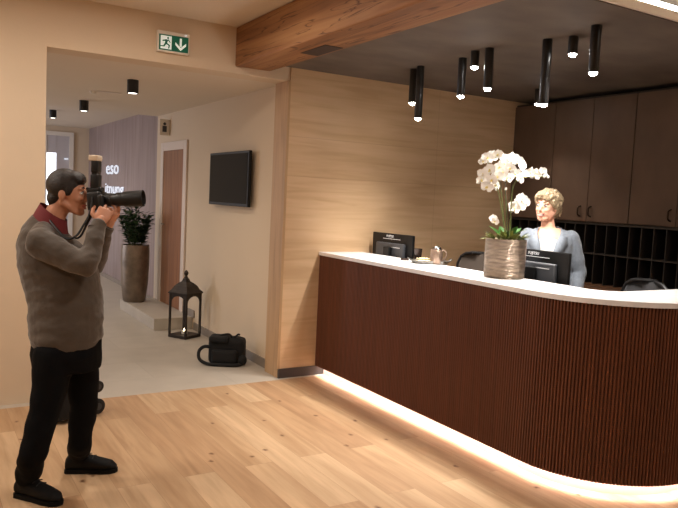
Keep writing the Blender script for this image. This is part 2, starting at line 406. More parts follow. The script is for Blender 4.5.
struct('wall_corridor', B((2.87, 5.86, 0), (3.1, 9.69, 2.84)), M['plaster_corridor'])
struct('wall_mauve', B((3.0, 9.69, 0), (3.1, 15.2, 2.84)), M['mauve'])
bm = nb(); box(bm, (-3, 14.8, 0), (2.16, 15.0, 2.84)); box(bm, (2.70, 14.8, 0), (3.0, 15.0, 2.84)); box(bm, (2.16, 14.8, 2.70), (2.70, 15.0, 2.84))
struct('wall_far', bm, M['plaster_corridor'])
struct('ceiling', B((-3, -3, ZM), (5.9, 5.62, ZM+0.1)), M['ceiling_white'])
struct('ceiling', B((-3, 5.86, ZC), (2.87, 9.72, 2.86)), M['ceiling_white'])
struct('ceiling', B((-3, 9.72, 2.81), (3.1, 15.2, 2.86)), M['ceiling_white'])
struct('ceiling', B((2.635, 2.62, ZR), (5.9, 5.60, 2.85)), M['dark_ceiling'])
struct('trim_2', B((2.7, 2.604, ZR+0.006), (5.88, 2.619, 2.834)), M['white_plastic'])
struct('baseboard_corridor', B((2.855, 5.86, 0), (2.87, 7.98, 0.085)), M['skirting_tile'])
struct('baseboard_corridor', B((2.855, 7.98, 0.14), (2.87, 8.40, 0.225)), M['skirting_tile'])
struct('baseboard_reception', B((2.812, 5.575, 0), (3.28, 5.60, 0.082)), M['plinth_dark'])
struct('baseboard_mauve', B((2.985, 9.75, 0), (3.0, 14.8, 0.07)), M['skirting_tile'])
struct('floor_step', B((2.40, 8.05, 0), (2.868, 9.66, 0.14), 0.004), M['step_tile'])

# door in the corridor wall: frame and leaf
bm = nb()
x0, x1 = 2.845, 2.868
box(bm, (x0, 8.38, 0.14), (x1, 8.50, 2.28), 0.004); box(bm, (x0, 9.32, 0.14), (x1, 9.44, 2.28), 0.004); box(bm, (x0, 8.502, 2.17), (x1, 9.318, 2.28), 0.004)
d = struct('door_1', bm, M['frame_white'])
lf = obj('door_leaf', B((2.856, 8.50, 0.145), (2.869, 9.32, 2.17)), M['door_wood'], d)
hb = nb(); tube(hb, [(2.86, 9.24, 1.2), (2.82, 9.24, 1.2), (2.82, 9.13, 1.2)], 0.008); obj('door_handle', hb, M['chrome'], lf, True)
# far glazed door
bm = nb()
box(bm, (2.16, 14.76, 0), (2.20, 14.82, 2.70)); box(bm, (2.62, 14.76, 0), (2.70, 14.82, 2.70)); box(bm, (2.201, 14.76, 2.62), (2.619, 14.82, 2.70))
d = struct('door_2', bm, M['white_plastic'])
obj('glass_pane', B((2.20, 14.79, 0.05), (2.38, 14.80, 2.28)), M['daylight'], d)
obj('door_leaf', B((2.38, 14.78, 0.0), (2.62, 14.80, 2.62)), M['blind'], d)
obj('blind', B((2.20, 14.775, 2.28), (2.38, 14.79, 2.62)), M['blind'], d)
obj('door_handle', B((2.53, 14.75, 2.16), (2.60, 14.78, 2.19), 0.005), M['letters'], d)  # small white piece of unknown kind near the top, given the letters' glow

# backlit letters on the mauve wall
def wall_letters(body, cx, cz, size, lab, sx=2.0):
    bm = nb(); mt = Matrix.Translation(V((2.985, cx, cz))) @ Matrix(((0, 0, -1, 0), (-1, 0, 0, 0), (0, 1, 0, 0), (0, 0, 0, 1))) @ Matrix.Diagonal((sx, 1, 1, 1))
    text(bm, body, size, mt, 0.006)
    return tag(obj('wall_lettering', bm, M['letters']), lab, 'lettering', 'backlit lettering on the mauve wall')
wall_letters('eso', 12.75, 1.89, 0.34, 'upper line of small backlit white letters on mauve boarded wall')
wall_letters('itnung', 12.60, 1.55, 0.27, 'lower line of small backlit white letters on mauve boarded wall')

# ------------------------------------------------------------------ beam
t = thing('ceiling_beam', 'thick rustic timber beam with cracks spanning below the ceiling', 'beam', (2.47, 4, 2.715), world=True)
bm = nb(); box(bm, (2.305, -2.9, 2.715), (2.634, 5.618, ZM-0.002), 0.012, 2)
ob = obj('timber', bm, M['beam'], t)
obj('recessed_slot', B((2.455, 4.35, 2.711), (2.60, 4.72, 2.7165)), M['vent_dark'], t)

# ------------------------------------------------------------------ counter
def arc_path(off, y_start=5.598, x_end=5.0, R=0.66, step=0.01):
    """outline of the visitor side, offset inwards by off"""
    X0 = 3.195+off; Y0 = 2.325+off; r = R-off; cx = 3.195+R; cy = 2.325+R
    pts = []
    n = max(1, int(round((y_start-cy)/step)))
    for i in range(n): pts.append((X0, y_start+(cy-y_start)*i/n))
    L = R*PI/2; m = max(8, int(round(L/step)))
    for i in range(m):
        a = PI + (PI/2)*i/m
        pts.append((cx+r*math.cos(a), cy+r*math.sin(a)))
    k = max(1, int(round((x_end-cx)/step)))
    for i in range(k+1): pts.append((cx+(x_end-cx)*i/k, Y0))
    return pts
def strip(bm, pa, pb, z0, z1):
    n = len(pa); rows = []
    for (a, b) in zip(pa, pb):
        rows.append([bm.verts.new((a[0], a[1], z0)), bm.verts.new((a[0], a[1], z1)), bm.verts.new((b[0], b[1], z1)), bm.verts.new((b[0], b[1], z0))])
    for i in range(n-1):
        for k in range(4): bm.faces.new((rows[i][k], rows[i][(k+1) % 4], rows[i+1][(k+1) % 4], rows[i+1][k]))
    bm.faces.new(rows[0]); bm.faces.new(list(reversed(rows[-1])))
ctr = thing('reception_counter', 'curved dark walnut slatted reception counter with white stone top', 'counter', (3.5, 4.0, 0), world=True)
bm = nb(); strip(bm, arc_path(-0.008, step=0.04), arc_path(0.475, step=0.04), 1.12, 1.15); obj('countertop', bm, M['counter_top'], ctr, True)
# slatted skin
PITCH = 0.0205
def slat_outline(base_off):
    p = arc_path(0, step=PITCH/8); q = arc_path(0.012, step=PITCH/8); out = []
    for i in range(len(p)):
        k = i % 8
        f = {0: 1, 1: 0.35, 2: 0.05, 3: 0, 4: 0, 5: 0.05, 6: 0.35, 7: 1}[k]
        out.append((p[i][0]*(1-f)+q[i][0]*f, p[i][1]*(1-f)+q[i][1]*f))
    return out
so = slat_outline(0); bm = nb()
strip(bm, so, arc_path(0.03, step=PITCH/8), 0.085, 1.118)
obj('slatted_front', bm, M['slats'], ctr)
bm = nb(); strip(bm, arc_path(0.085, step=0.03), arc_path(0.11, step=0.03), 0.0, 0.128); obj('plinth', bm, M['plinth'], ctr, True)
bm = nb(); strip(bm, arc_path(0.031, step=0.03), arc_path(0.11, step=0.03), 0.130, 0.14); obj('base_panel', bm, M['plinth'], ctr, True)
bm = nb(); strip(bm, arc_path(0.036, step=0.03), arc_path(0.058, step=0.03), 0.118, 0.128); obj('led_strip', bm, M['led'], ctr, True)
bm = nb(); strip(bm, arc_path(0.09, step=0.03), arc_path(0.12, step=0.03), 0.14, 1.118); obj('inner_panel', bm, M['counter_inner'], ctr, True)
bm = nb(); strip(bm, arc_path(0.125, step=0.05, R=0.85, x_end=4.045), arc_path(0.68, step=0.05, R=0.85, x_end=4.045), 0.73, 0.76); obj('work_surface', bm, M['desk'], ctr, True)
for (x, y) in ((3.83, 5.4), (3.83, 4.4), (4.0, 2.96)): obj('support_post', B((x-0.03, y-0.03, 0), (x+0.03, y+0.03, 0.73)), M['chair_frame'], ctr)

# ------------------------------------------------------------------ cabinets
def door_bm(y0, y1): return B((5.55, y0+0.002, 1.54), (5.57, y1-0.002, 2.715), 0.003)
def cab_handle(y):
    bm = nb(); tube(bm, smooth_pts([(5.555, y, 1.585), (5.515, y, 1.60), (5.51, y, 1.635), (5.515, y, 1.67), (5.555, y, 1.685)], 4), 0.008, 8); return bm
def cabinet(y0, y1, doors, handles, label):
    t = thing('wall_cabinet', label, 'cabinet', (5.7, (y0+y1)/2, 1.53), group='brown wall cabinets behind the counter', world=True)
    obj('body', B((5.572, y0, 1.53), (5.898, y1, 2.735)), M['cabinet_body'], t)
    for i, (a, b) in enumerate(doors):
        d = obj('door', door_bm(a, b), M['cabinet'], t)
        obj('handle', cab_handle(handles[i]), M['handle'], d, True)
cabinet(5.035, 5.598, [(5.035, 5.598)], [5.54], 'single-door brown cabinet in the corner beside the oak wall')
cabinet(4.10, 5.03, [(4.565, 5.03), (4.10, 4.563)], [4.64, 4.515], 'double-door brown cabinet right above the woman')
cabinet(3.16, 4.095, [(3.63, 4.095), (3.16, 3.628)], [3.68, 3.58], 'double-door brown cabinet at the right edge of the picture')
t = thing('pigeonhole_shelf', 'dark open pigeonhole shelf with two rows of slots under the brown cabinets', 'shelf', (5.7, 4, 0.93), world=True)
obj('back_panel', B((5.86, 2.2, 0.93), (5.898, 5.598, 1.528)), M['shelf_dark'], t)
for z in (1.228, ): obj('shelf_board', B((5.56, 2.2, z), (5.86, 5.598, z+0.014)), M['shelf_edge'], t)
obj('top_board', B((5.56, 2.2, 1.512), (5.86, 5.598, 1.528)), M['shelf_edge'], t)
obj('bottom_board', B((5.56, 2.2, 0.93), (5.86, 5.598, 0.945)), M['sideboard'], t)
y = 4.454
ys = [y + 0.1235*k for k in range(-18, 10) if 2.2 < y+0.1235*k < 5.59]
for yy in ys:
    bm = nb(); box(bm, (5.565, yy-0.004, 0.945), (5.86, yy+0.004, 1.228)); box(bm, (5.565, yy-0.004, 1.242), (5.86, yy+0.004, 1.512)); obj('divider', bm, M['shelf_edge'], t)
t = thing('sideboard', 'low brown wooden sideboard below the dark pigeonholes', 'sideboard', (5.68, 4, 0), world=True)
obj('body', B((5.47, 2.2, 0.0), (5.898, 5.598, 0.895)), M['cabinet_body'], t)
obj('top_board', B((5.44, 2.2, 0.897), (5.898, 5.598, 0.928), 0.003), M['sideboard'], t)
for k in range(6):
    d = obj('door', B((5.452, 2.22+k*0.56, 0.08), (5.47, 2.76+k*0.56, 0.88), 0.002), M['cabinet'], t)

# ------------------------------------------------------------------ pendants over the counter
def spot_at(loc, power, size, blend=0.6, col=(1, 0.9, 0.78), r=0.02):
    l = bpy.data.lights.new('spot', 'SPOT'); l.energy = power; l.spot_size = math.radians(size); l.spot_blend = blend; l.color = col; l.shadow_soft_size = r
    o = bpy.data.objects.new('spot_light', l); COL.objects.link(o); o.location = loc; return o
def pendant(L, r=0.032):
    t = thing('pendant_tube', '', 'ceiling lamp', group='black tube ceiling lamps over the counter')
    bm = nb(); lathe(bm, [(r*0.9, 0), (r, -0.002), (r, -L+0.002), (r*0.97, -L), (r*0.82, -L), (r*0.80, -L+0.012)], n=28); obj('housing', bm, M['lamp_black'], t, True)
    bm = nb(); lathe(bm, [(r*0.76, -L+0.013), (r*0.80, -L-0.002), (r*0.62, -L-0.012), (r*0.3, -L-0.018), (0.001, -L-0.019)], n=24); obj('lens', bm, M['lens'], t, True)  # lens bulges below the rim, shaped to imitate the lamp's glare
    return t
protos = {}
SPOTC = (1, 0.93, 0.86)
for (x, y, L, lab) in [
    (3.633, 4.889, 0.285, 'medium black tube lamp, the left one of the overlapping pair nearest the oak wall'),
    (3.594, 4.743, 0.43, 'long black tube lamp, lowest hanging of the pair nearest the oak wall'),
    (3.629, 4.259, 0.29, 'medium black tube lamp left of a very short one, above the left counter half'),
    (3.529, 4.007, 0.115, 'very short black tube lamp between two medium tube lamps'),
    (3.536, 3.862, 0.285, 'medium black tube lamp above and left of the white orchid'),
    (3.624, 3.401, 0.43, 'long black tube lamp with bright reflection, above the orchid blossoms'),
    (5.079, 4.841, 0.14, 'small black tube lamp far back, its tip just left of the long lamp'),
    (3.682, 3.233, 0.115, 'very short black tube lamp at upper right, between two longer ones'),
    (3.563, 2.957, 0.285, 'rightmost black tube lamp, thick and close to the viewer')]:
    if L not in protos: protos[L] = t = pendant(L)
    else: t = copy_tree(protos[L])
    t.location = (x, y, ZR); t['label'] = lab
    s = spot_at((x, y, ZR-L-0.045), 62 if x < 5 else 26, 108, 0.9, SPOTC)

# corridor lamps
def clamp():
    t = thing('ceiling_spot', '', 'ceiling lamp', group='black cylinder lamps on the corridor ceiling')
    r, L = 0.052, 0.125
    bm = nb(); lathe(bm, [(r*0.95, 0), (r, -0.002), (r, -L), (r*0.86, -L), (r*0.84, -L+0.02)], n=28); obj('housing', bm, M['lamp_black'], t, True)
    bm = nb(); lathe(bm, [(r*0.83, -L+0.012), (r*0.83, -L+0.004), (0.001, -L+0.002)], n=24); obj('lens', bm, M['lens_dim'], t, True)
    return t
c0 = clamp()
for i, (px, py, z, lab) in enumerate([(133, 80, ZC, 'nearest and largest black cylinder lamp on the corridor ceiling'), (84, 100.5, ZC, 'middle black cylinder lamp on the corridor ceiling'), (53, 110, 2.81, 'farthest and smallest black cylinder lamp on the corridor ceiling, at the left')]):
    t = c0 if i == 0 else copy_tree(c0)
    p = onz(px, py, z); t.location = p; t['label'] = lab
    if i == 1 and p.y > 9.65: t.location.y = 9.6
    spot_at(p + V((0, 0, -0.16)), 22, 130, 0.8, (1, 0.9, 0.78), 0.04)
p = onz(93, 91, ZC)
bm = nb(); lathe(bm, [(0.035, 0), (0.035, -0.012), (0.02, -0.03), (0.001, -0.032)], p, 20); tag(obj('smoke_detector', bm, M['white_plastic'], None, True), 'small round white smoke detector on the corridor ceiling', 'smoke detector')
p = onz(108, 92, ZC)
t = tag(obj('ceiling_vent', B((p.x-0.13, p.y-0.04, ZC-0.004), (p.x+0.13, p.y+0.04, ZC), 0.001), M['frame_white']), 'faint flat rectangular vent cover on the corridor ceiling beside the smoke detector', 'vent')

# ------------------------------------------------------------------ exit sign
t = thing('exit_sign', 'green emergency exit sign with running figure and down arrow above the passage', 'sign', (1.765, 5.62, 2.75), world=True)
X0, X1, Z0, Z1 = 1.632, 1.893, 2.742, 2.905
obj('housing', B((X0, 5.575, Z0), (X1, 5.619, Z1), 0.006), M['white_plastic'], t)
pn = obj('sign_panel', B((X0+0.012, 5.571, Z0+0.012), (X1-0.012, 5.576, Z1-0.03)), M['sign_green'], t)
def flat(bm, poly, y): prism(bm, poly, 'y', y-0.0015, y)
def S(u, v): return (X0+0.012+u*0.237, Z0+0.012+v*0.121)
bm = nb()
def q(*pts): flat(bm, [S(*p) for p in pts], 5.571)
q((0.05, 0.08), (0.42, 0.08), (0.42, 0.92), (0.05, 0.92))
bmp = bm; obj('door_panel', bm, M['sign_white'], pn)
bm = nb()
def q(*pts): flat(bm, [S(*p) for p in pts], 5.5695)
q((0.27, 0.72), (0.32, 0.72), (0.32, 0.86), (0.27, 0.86))
q((0.18, 0.42), (0.25, 0.36), (0.30, 0.66), (0.22, 0.70))
q((0.25, 0.70), (0.10, 0.62), (0.12, 0.54), (0.24, 0.60))
q((0.28, 0.66), (0.36, 0.50), (0.39, 0.53), (0.31, 0.70))
q((0.22, 0.42), (0.32, 0.30), (0.30, 0.12), (0.34, 0.12), (0.37, 0.34), (0.27, 0.46))
q((0.19, 0.44), (0.14, 0.28), (0.04, 0.26), (0.04, 0.20), (0.18, 0.21), (0.24, 0.40))
obj('running_figure', bm, M['sign_green'], pn)
bm = nb()
def q(*pts): flat(bm, [S(*p) for p in pts], 5.571)
q((0.70, 0.35), (0.77, 0.35), (0.77, 0.88), (0.70, 0.88))
q((0.735, 0.08), (0.92, 0.42), (0.92, 0.60), (0.735, 0.28), (0.55, 0.60), (0.55, 0.42))
obj('down_arrow', bm, M['sign_white'], pn)
bm = nb(); ell(bm, (X1-0.035, 5.573, Z1-0.015), 0.007, u=10, v=6); obj('indicator_light', bm, M['letters'], t, True)

# projecting washroom sign
t = thing('projecting_sign', 'small white pictogram sign projecting from the wall above the corridor door', 'sign', (2.87, 9.15, 2.45), world=True)
obj('sign_plate', B((2.735, 9.145, 2.365), (2.868, 9.157, 2.575), 0.003), M['white_plastic'], t)
bm = nb(); ell(bm, (2.80, 9.144, 2.515), (0.02, 0.002, 0.02), u=12, v=6); box(bm, (2.772, 9.142, 2.41), (2.828, 9.1455, 2.488)); obj('pictogram', bm, M['grey_plastic'], t)

# ------------------------------------------------------------------ tv
t = thing('wall_television', 'black flat television mounted on the cream corridor wall', 'television', (2.87, 6.9, 1.8), world=True)
obj('housing', B((2.79, 6.36, 1.52), (2.825, 7.42, 2.078), 0.006), M['black_plastic'], t)
obj('screen', B((2.7875, 6.385, 1.55), (2.7905, 7.395, 2.055)), M['tv_screen'], t)
obj('wall_bracket', B((2.825, 6.75, 1.66), (2.869, 7.05, 1.94)), M['black_rubber'], t)

# ------------------------------------------------------------------ lantern
lp = onz(185, 337, 0) + V((0, 0.02, 0))
t = thing('floor_lantern', 'tall dark metal floor lantern with arched sides and finial by the wall', 'lantern', (lp.x, lp.y, 0), math.radians(-60))
S_ = 0.118; H0 = 0.035; H1 = 0.50
obj('base', B((-S_-0.012, -S_-0.012, 0), (S_+0.012, S_+0.012, H0), 0.005), M['lantern'], t)
for sx in (-1, 1):
    for sy in (-1, 1):
        obj('post', B((sx*S_-0.011, sy*S_-0.011, H0), (sx*S_+0.011, sy*S_+0.011, H1), 0.002), M['lantern'], t)
def arch_bm():
    bm = nb(); w = S_-0.011; zt = H1; zs = H1-0.10
    poly = [(-w, zt), (w, zt), (w, zs)] + [(w*0.97*math.cos(a), zs+0.075*math.sin(a)) for a in [PI*i/14 for i in range(0, 15)]] + [(-w, zs)]
    prism(bm, poly, 'y', -0.006, 0.006); return bm
for k in range(4):
    a = k*PI/2; bm = arch_bm(); bmesh.ops.transform(bm, matrix=Matrix.Rotation(a, 4, 'Z') @ Matrix.Translation((0, -S_, 0)), verts=bm.verts)
    obj('arch', bm, M['lantern'], t)
bm = nb(); s2 = math.sqrt(2)
rs = [(S_+0.02, H1), (S_+0.02, H1+0.014), (S_*0.93, H1+0.045), (S_*0.76, H1+0.085), (S_*0.52, H1+0.115), (0.035, H1+0.135), (0.022, H1+0.17)]
for i in range(len(rs)-1):
    pass
prev = None
for (r, z) in rs:
    ring = [bm.verts.new((r*a, r*b, z)) for a, b in ((-1, -1), (1, -1), (1, 1), (-1, 1))]
    if prev:
        for i in range(4): bm.faces.new((prev[i], prev[(i+1) % 4], ring[(i+1) % 4], ring[i]))
    else: bm.faces.new(list(reversed(ring)))
    prev = ring
bm.faces.new(prev); obj('roof', bm, M['lantern'], t)
bm = nb(); lathe(bm, [(0.012, H1+0.165), (0.026, H1+0.178), (0.012, H1+0.195), (0.022, H1+0.215), (0.026, H1+0.23), (0.016, H1+0.25), (0.004, H1+0.262)], n=16); obj('finial', bm, M['lantern'], t, True)
t = thing('tealight', 'small white lit tealight standing inside the dark lantern', 'candle', (lp.x, lp.y, H0))
bm = nb(); lathe(bm, [(0.032, 0), (0.034, 0.03), (0.03, 0.032), (0.001, 0.028)], n=20); obj('wax', bm, M['candle'], t, True)
bm = nb(); ell(bm, (0, 0, 0.045), (0.008, 0.008, 0.018), u=10, v=8); obj('flame', bm, M['flame'], t, True)

# ------------------------------------------------------------------ backpack by the wall
def soft(bm, voxel=0.008, sm=6): return remesh(bm, voxel, sm)
bp = onz(222, 364, 0)
BX = RT; BY = FW
def bl(a, b, c): return bp + BX*a + BY*b + UP*c
def bbox(bm, lo, hi, bev=0.03):
    mt = Matrix.Translation(bp) @ Matrix((BX, BY, UP)).transposed().to_4x4()
    box(bm, lo, hi, bev, 3, mt)
t = thing('camera_backpack', 'black camera backpack slumped on the tiles against the corridor wall', 'backpack', (bp.x, bp.y, 0), world=True)
bm = nb(); bbox(bm, (-0.14, -0.02, 0.0), (0.21, 0.17, 0.25), 0.04); bbox(bm, (-0.11, 0.0, 0.18), (0.17, 0.15, 0.26), 0.03); obj('body', soft(bm, 0.01, 5), M['fabric_black'], t)
bm = nb(); bbox(bm, (-0.10, -0.075, 0.015), (0.15, 0.0, 0.15), 0.025); obj('front_pocket', soft(bm), M['fabric_black'], t)
bm = nb(); bbox(bm, (-0.13, -0.06, 0.215), (0.06, 0.12, 0.275), 0.02); obj('top_flap', soft(bm), M['fabric_black'], t)
bm = nb(); tube(bm, smooth_pts([bl(0.04, 0.03, 0.24), bl(0.10, 0.03, 0.255), bl(0.14, 0.03, 0.29), bl(0.155, 0.04, 0.285)], 4), 0.009); obj('carry_handle', bm, M['fabric_black'], t, True)
bm = nb(); tube(bm, smooth_pts([bl(-0.06, 0.03, 0.265), bl(0.0, 0.02, 0.285), bl(0.06, 0.02, 0.29), bl(0.09, 0.03, 0.25)], 4), 0.009); obj('carry_handle', bm, M['fabric_black'], t, True)
bm = nb(); tube(bm, smooth_pts([bl(-0.11, 0.0, 0.16), bl(-0.17, -0.03, 0.17), bl(-0.215, -0.05, 0.13), bl(-0.205, -0.08, 0.06), bl(-0.13, -0.10, 0.022), bl(0.0, -0.11, 0.018), bl(0.14, -0.10, 0.018), bl(0.20, -0.04, 0.02)], 5), 0.017); obj('shoulder_strap', bm, M['fabric_black'], t, True)
bm = nb(); ell(bm, bl(0.20, -0.04, 0.055), (0.045, 0.04, 0.05)); obj('side_pouch', bm, M['fabric_black'], t, True)

# ------------------------------------------------------------------ trolley bag behind the photographer
t = thing('trolley_bag', 'black wheeled camera bag lying on the oak floor behind the photographer legs', 'bag', (0.92, 5.03, 0), world=True)
ax = V((1.16-0.76, 5.10-4.95, 0)).normalized(); ay = V((-ax.y, ax.x, 0)); p0 = V((0.80, 5.0, 0))
mt = Matrix.Translation(p0) @ Matrix((ax, ay, UP)).transposed().to_4x4()
bm = nb(); box(bm, (0, 0, 0.012), (0.34, 0.15, 0.25), 0.03, 3, mt); obj('body', bm, M['fabric_black'], t, True)
bm = nb(); box(bm, (0.03, -0.035, 0.03), (0.30, 0.0, 0.22), 0.015, 3, mt); obj('front_pocket', bm, M['fabric_black'], t, True)
for z in (0.058, 0.205):
    bm = nb(); c = p0 + ax*0.37 + ay*0.03 + UP*z
    R0 = 0.056 if z < 0.1 else 0.042
    rings(bm, [(c-ay*0.018, ax, R0*0.8, UP, R0*0.8), (c-ay*0.014, ax, R0, UP, R0), (c+ay*0.014, ax, R0, UP, R0), (c+ay*0.018, ax, R0*0.8, UP, R0*0.8)], 24)
    w = obj('wheel', bm, M['black_rubber'], t, True)
    bm = nb(); rings(bm, [(c-ay*0.022, ax, R0*0.45, UP, R0*0.45), (c-ay*0.012, ax, R0*0.45, UP, R0*0.45)], 20); obj('hub', bm, M['grey_plastic'], w, True)

# ------------------------------------------------------------------ tall planter and shrub
pp = V((2.53, 9.42, 0.14))
t = thing('tall_planter', 'tall tapered bronze planter with dark green shrub beside the corridor step', 'planter', pp)
bm = nb(); lathe(bm, [(0.135, 0), (0.15, 0.02), (0.175, 0.25), (0.187, 0.5), (0.187, 0.68), (0.180, 0.765), (0.165, 0.765), (0.165, 0.72), (0.001, 0.72)], n=40); obj('pot', bm, M['pot_bronze'], t, True)
bm = nb(); lathe(bm, [(0.164, 0.70), (0.164, 0.735), (0.001, 0.745)], n=24); obj('soil', bm, M['soil'], t, True)
def leaf(bm, p, d, L, w, bend=0.3, mi=0, up=UP):
    d = V(d).normalized(); s = d.cross(up)
    s = s.normalized() if s.length > 0.1 else V((1, 0, 0)); nrm = s.cross(d).normalized()
    prev = None
    for i, (u, ww) in enumerate([(0, 0.12), (0.25, 0.8), (0.55, 1.0), (0.82, 0.6), (1, 0.04)]):
        c = V(p) + d*(L*u) - nrm*(bend*L*u*u)
        a = bm.verts.new(c + s*(w*ww) + nrm*(w*0.25*ww)); m_ = bm.verts.new(c); b = bm.verts.new(c - s*(w*ww) + nrm*(w*0.25*ww))
        if prev:
            f = bm.faces.new((prev[0], prev[1], m_, a)); g = bm.faces.new((prev[1], prev[2], b, m_)); f.material_index = g.material_index = mi
        prev = (a, m_, b)
bm = nb(); sb = nb(); rnd = random.Random(3)
for k in range(24):
    a = rnd.uniform(0, 2*PI); tilt = rnd.uniform(0.03, 0.36); hgt = rnd.uniform(0.36, 0.62)
    d = V((math.cos(a)*tilt, math.sin(a)*tilt, 1)).normalized(); base = V((math.cos(a)*0.07, math.sin(a)*0.07, 0.73))
    pts = [base + d*(hgt*u) + V((0, 0, -0.10*tilt*u*u)) for u in (0, .25, .5, .75, 1)]
    tube(sb, pts, [0.006, 0.005, 0.004, 0.003, 0.002], 5)
    for j in range(22):
        u = 0.12+0.88*j/21; p = base + d*(hgt*u) + V((0, 0, -0.10*tilt*u*u))
        aa = j*2.4+a; dd = V((math.cos(aa), math.sin(aa), rnd.uniform(0.2, 0.9)))
        leaf(bm, p, dd, rnd.uniform(0.075, 0.12), rnd.uniform(0.022, 0.034), rnd.uniform(0.1, 0.4))
obj('stems', sb, M['stem'], t, True); obj('foliage', bm, M['leaf_dark'], t)

# ------------------------------------------------------------------ orchid
oc = V((3.545, 3.585, 1.15))
t = thing('potted_orchid', 'white moth orchid in a ribbed silver pot standing on the counter', 'orchid', oc, world=True)
prof = [(0.128, 0.0), (0.138, 0.006)]
k = 0; z = 0.01
while z < 0.265:
    prof += [(0.141+0.003*math.sin(z*9), z), (0.1375+0.003*math.sin(z*9), z+0.004)]; z += 0.0095
prof += [(0.143, 0.272), (0.132, 0.272), (0.13, 0.24), (0.001, 0.24)]
bm = nb(); lathe(bm, prof, oc, 56)
obj('pot', bm, M['pot_silver'], t, True)
bm = nb(); rnd = random.Random(5)
lathe(bm, [(0.129, 0.235), (0.129, 0.255), (0.001, 0.262)], oc, 24)
for k in range(60):
    a = rnd.uniform(0, 2*PI); r = rnd.uniform(0, 0.115); ell(bm, oc+V((r*math.cos(a), r*math.sin(a), 0.262)), rnd.uniform(0.008, 0.018), u=6, v=4)
obj('moss', bm, M['moss'], t, True)
DO = 4.84
def OP(X, Y, dd=0): return at(470+X/6.73, 150+Y/6.73, DO+dd)
stems = [([(235, 580), (225, 430), (205, 260), (165, 150), (120, 85), (80, 70)], 0.0), ([(250, 580), (245, 420), (240, 230), (262, 120), (300, 70), (330, 60)], 0.04),
         ([(265, 580), (275, 420), (285, 270), (320, 200), (400, 180), (470, 180), (520, 178)], -0.03), ([(270, 580), (275, 480), (272, 380), (300, 345), (360, 340), (390, 350)], 0.02),
         ([(240, 580), (215, 420), (190, 280), (150, 180), (95, 165)], -0.05)]
for pts, dd in stems:
    P = smooth_pts([OP(a, b, dd) for a, b in pts], 5); bm = nb(); tube(bm, P, [0.0042-0.002*i/len(P) for i in range(len(P))], 7); obj('flower_stem', bm, M['stem'], t, True)
for x in (215, 245):
    bm = nb(); tube(bm, [OP(x+20, 580, 0.01), OP(x-8, 215, 0.01)], 0.003, 6); obj('support_stake', bm, M['stake'], t, True)
def petal(bm, ang, L, w, cup, mi=0, n=7, z0=0.0):
    ca, sa = math.cos(ang), math.sin(ang); prev = None
    for i in range(n+1):
        u = i/n; ww = w*math.sin(PI*min(1, 0.06+u*0.94))**0.55*(0.75+0.35*u) if i < n else w*0.25
        row = []
        for s in (-1, -0.5, 0, 0.5, 1):
            lx = L*u - (0.12*L*s*s*u*u); ly = ww*s; lz = z0 + cup*(u*u)*L + 0.25*ww*abs(s)**2
            row.append(bm.verts.new((ca*lx - sa*ly, sa*lx + ca*ly, lz)))
        if prev:
            for a in range(4):
                f = bm.faces.new((prev[a], prev[a+1], row[a+1], row[a])); f.material_index = mi
        prev = row
bm = nb()
for a in (0, PI): petal(bm, a+0.12*(1 if a == 0 else -1), 0.043, 0.026, 0.12, z0=0.003)
for a in (PI/2, PI/2+2.2, PI/2-2.2): petal(bm, a, 0.040, 0.017, 0.08)
for a in (-PI/2-0.5, -PI/2+0.5): petal(bm, a, 0.014, 0.006, 0.9, 1, 4, 0.006)
ell(bm, (0, 0, 0.008), (0.005, 0.005, 0.007), u=8, v=6)
for f in bm.faces:
    if len(f.verts) and all(v.co.length < 0.0155 and v.co.z > 0.0055 for v in f.verts): f.material_index = 1
bl0 = obj('blossom', bm, [M['petal'], M['petal_lip']], t, True)
fl = [(85, 75, 0), (118, 52, 0), (150, 40, .02), (190, 32, 0), (222, 60, .02), (200, 112, -.03), (240, 95, 0), (285, 58, .03), (320, 72, 0), (345, 105, .02), (270, 120, -.05), (300, 160, -.05),
      (330, 192, -.03), (360, 165, 0), (225, 150, -.06), (135, 132, -.06), (88, 158, -.05), (72, 198, -.05), (118, 248, -.07), (150, 200, -.09), (160, 238, -.05), (185, 178, -.06), (255, 190, .02),
      (405, 152, -.02), (440, 165, 0), (486, 142, -.02), (292, 378, 0), (318, 352, .02), (346, 332, 0), (372, 350, .02), (305, 395, -.03), (338, 382, -.02), (170, 480, -.06), (155, 460, -.04), (240, 262, -.03)]
rnd = random.Random(11)
for i, (X, Y, dd) in enumerate(fl):
    o = bl0 if i == 0 else bl0.copy()
    if i: COL.objects.link(o); o.parent = t; o.matrix_parent_inverse = WORLD[t.name]
    pos = OP(X, Y, dd)
    az = rnd.uniform(-0.75, 0.75); el = rnd.uniform(-0.35, 0.25)
    nrm = (-(FW*math.cos(az)) + RT*math.sin(az) + UP*el).normalized()
    xx = UP.cross(nrm).normalized(); yy = nrm.cross(xx)
    rot = Matrix((xx, yy, nrm)).transposed() @ Matrix.Rotation(rnd.uniform(-0.4, 0.4), 3, 'Z')
    s = rnd.uniform(1.02, 1.26) * (0.7 if i in (25, 0, 32, 33) else 1) * (0.32 if i == 34 else 1)
    o.matrix_basis = Matrix.Translation(pos) @ rot.to_4x4() @ Matrix.Diagonal((s, s, s, 1))
for (X, Y) in ((512, 168), (525, 182), (62, 78), (500, 178)):
    bm = nb(); ell(bm, OP(X, Y), (0.009, 0.009, 0.012), u=10, v=8); obj('bud', bm, M['petal'], t, True)
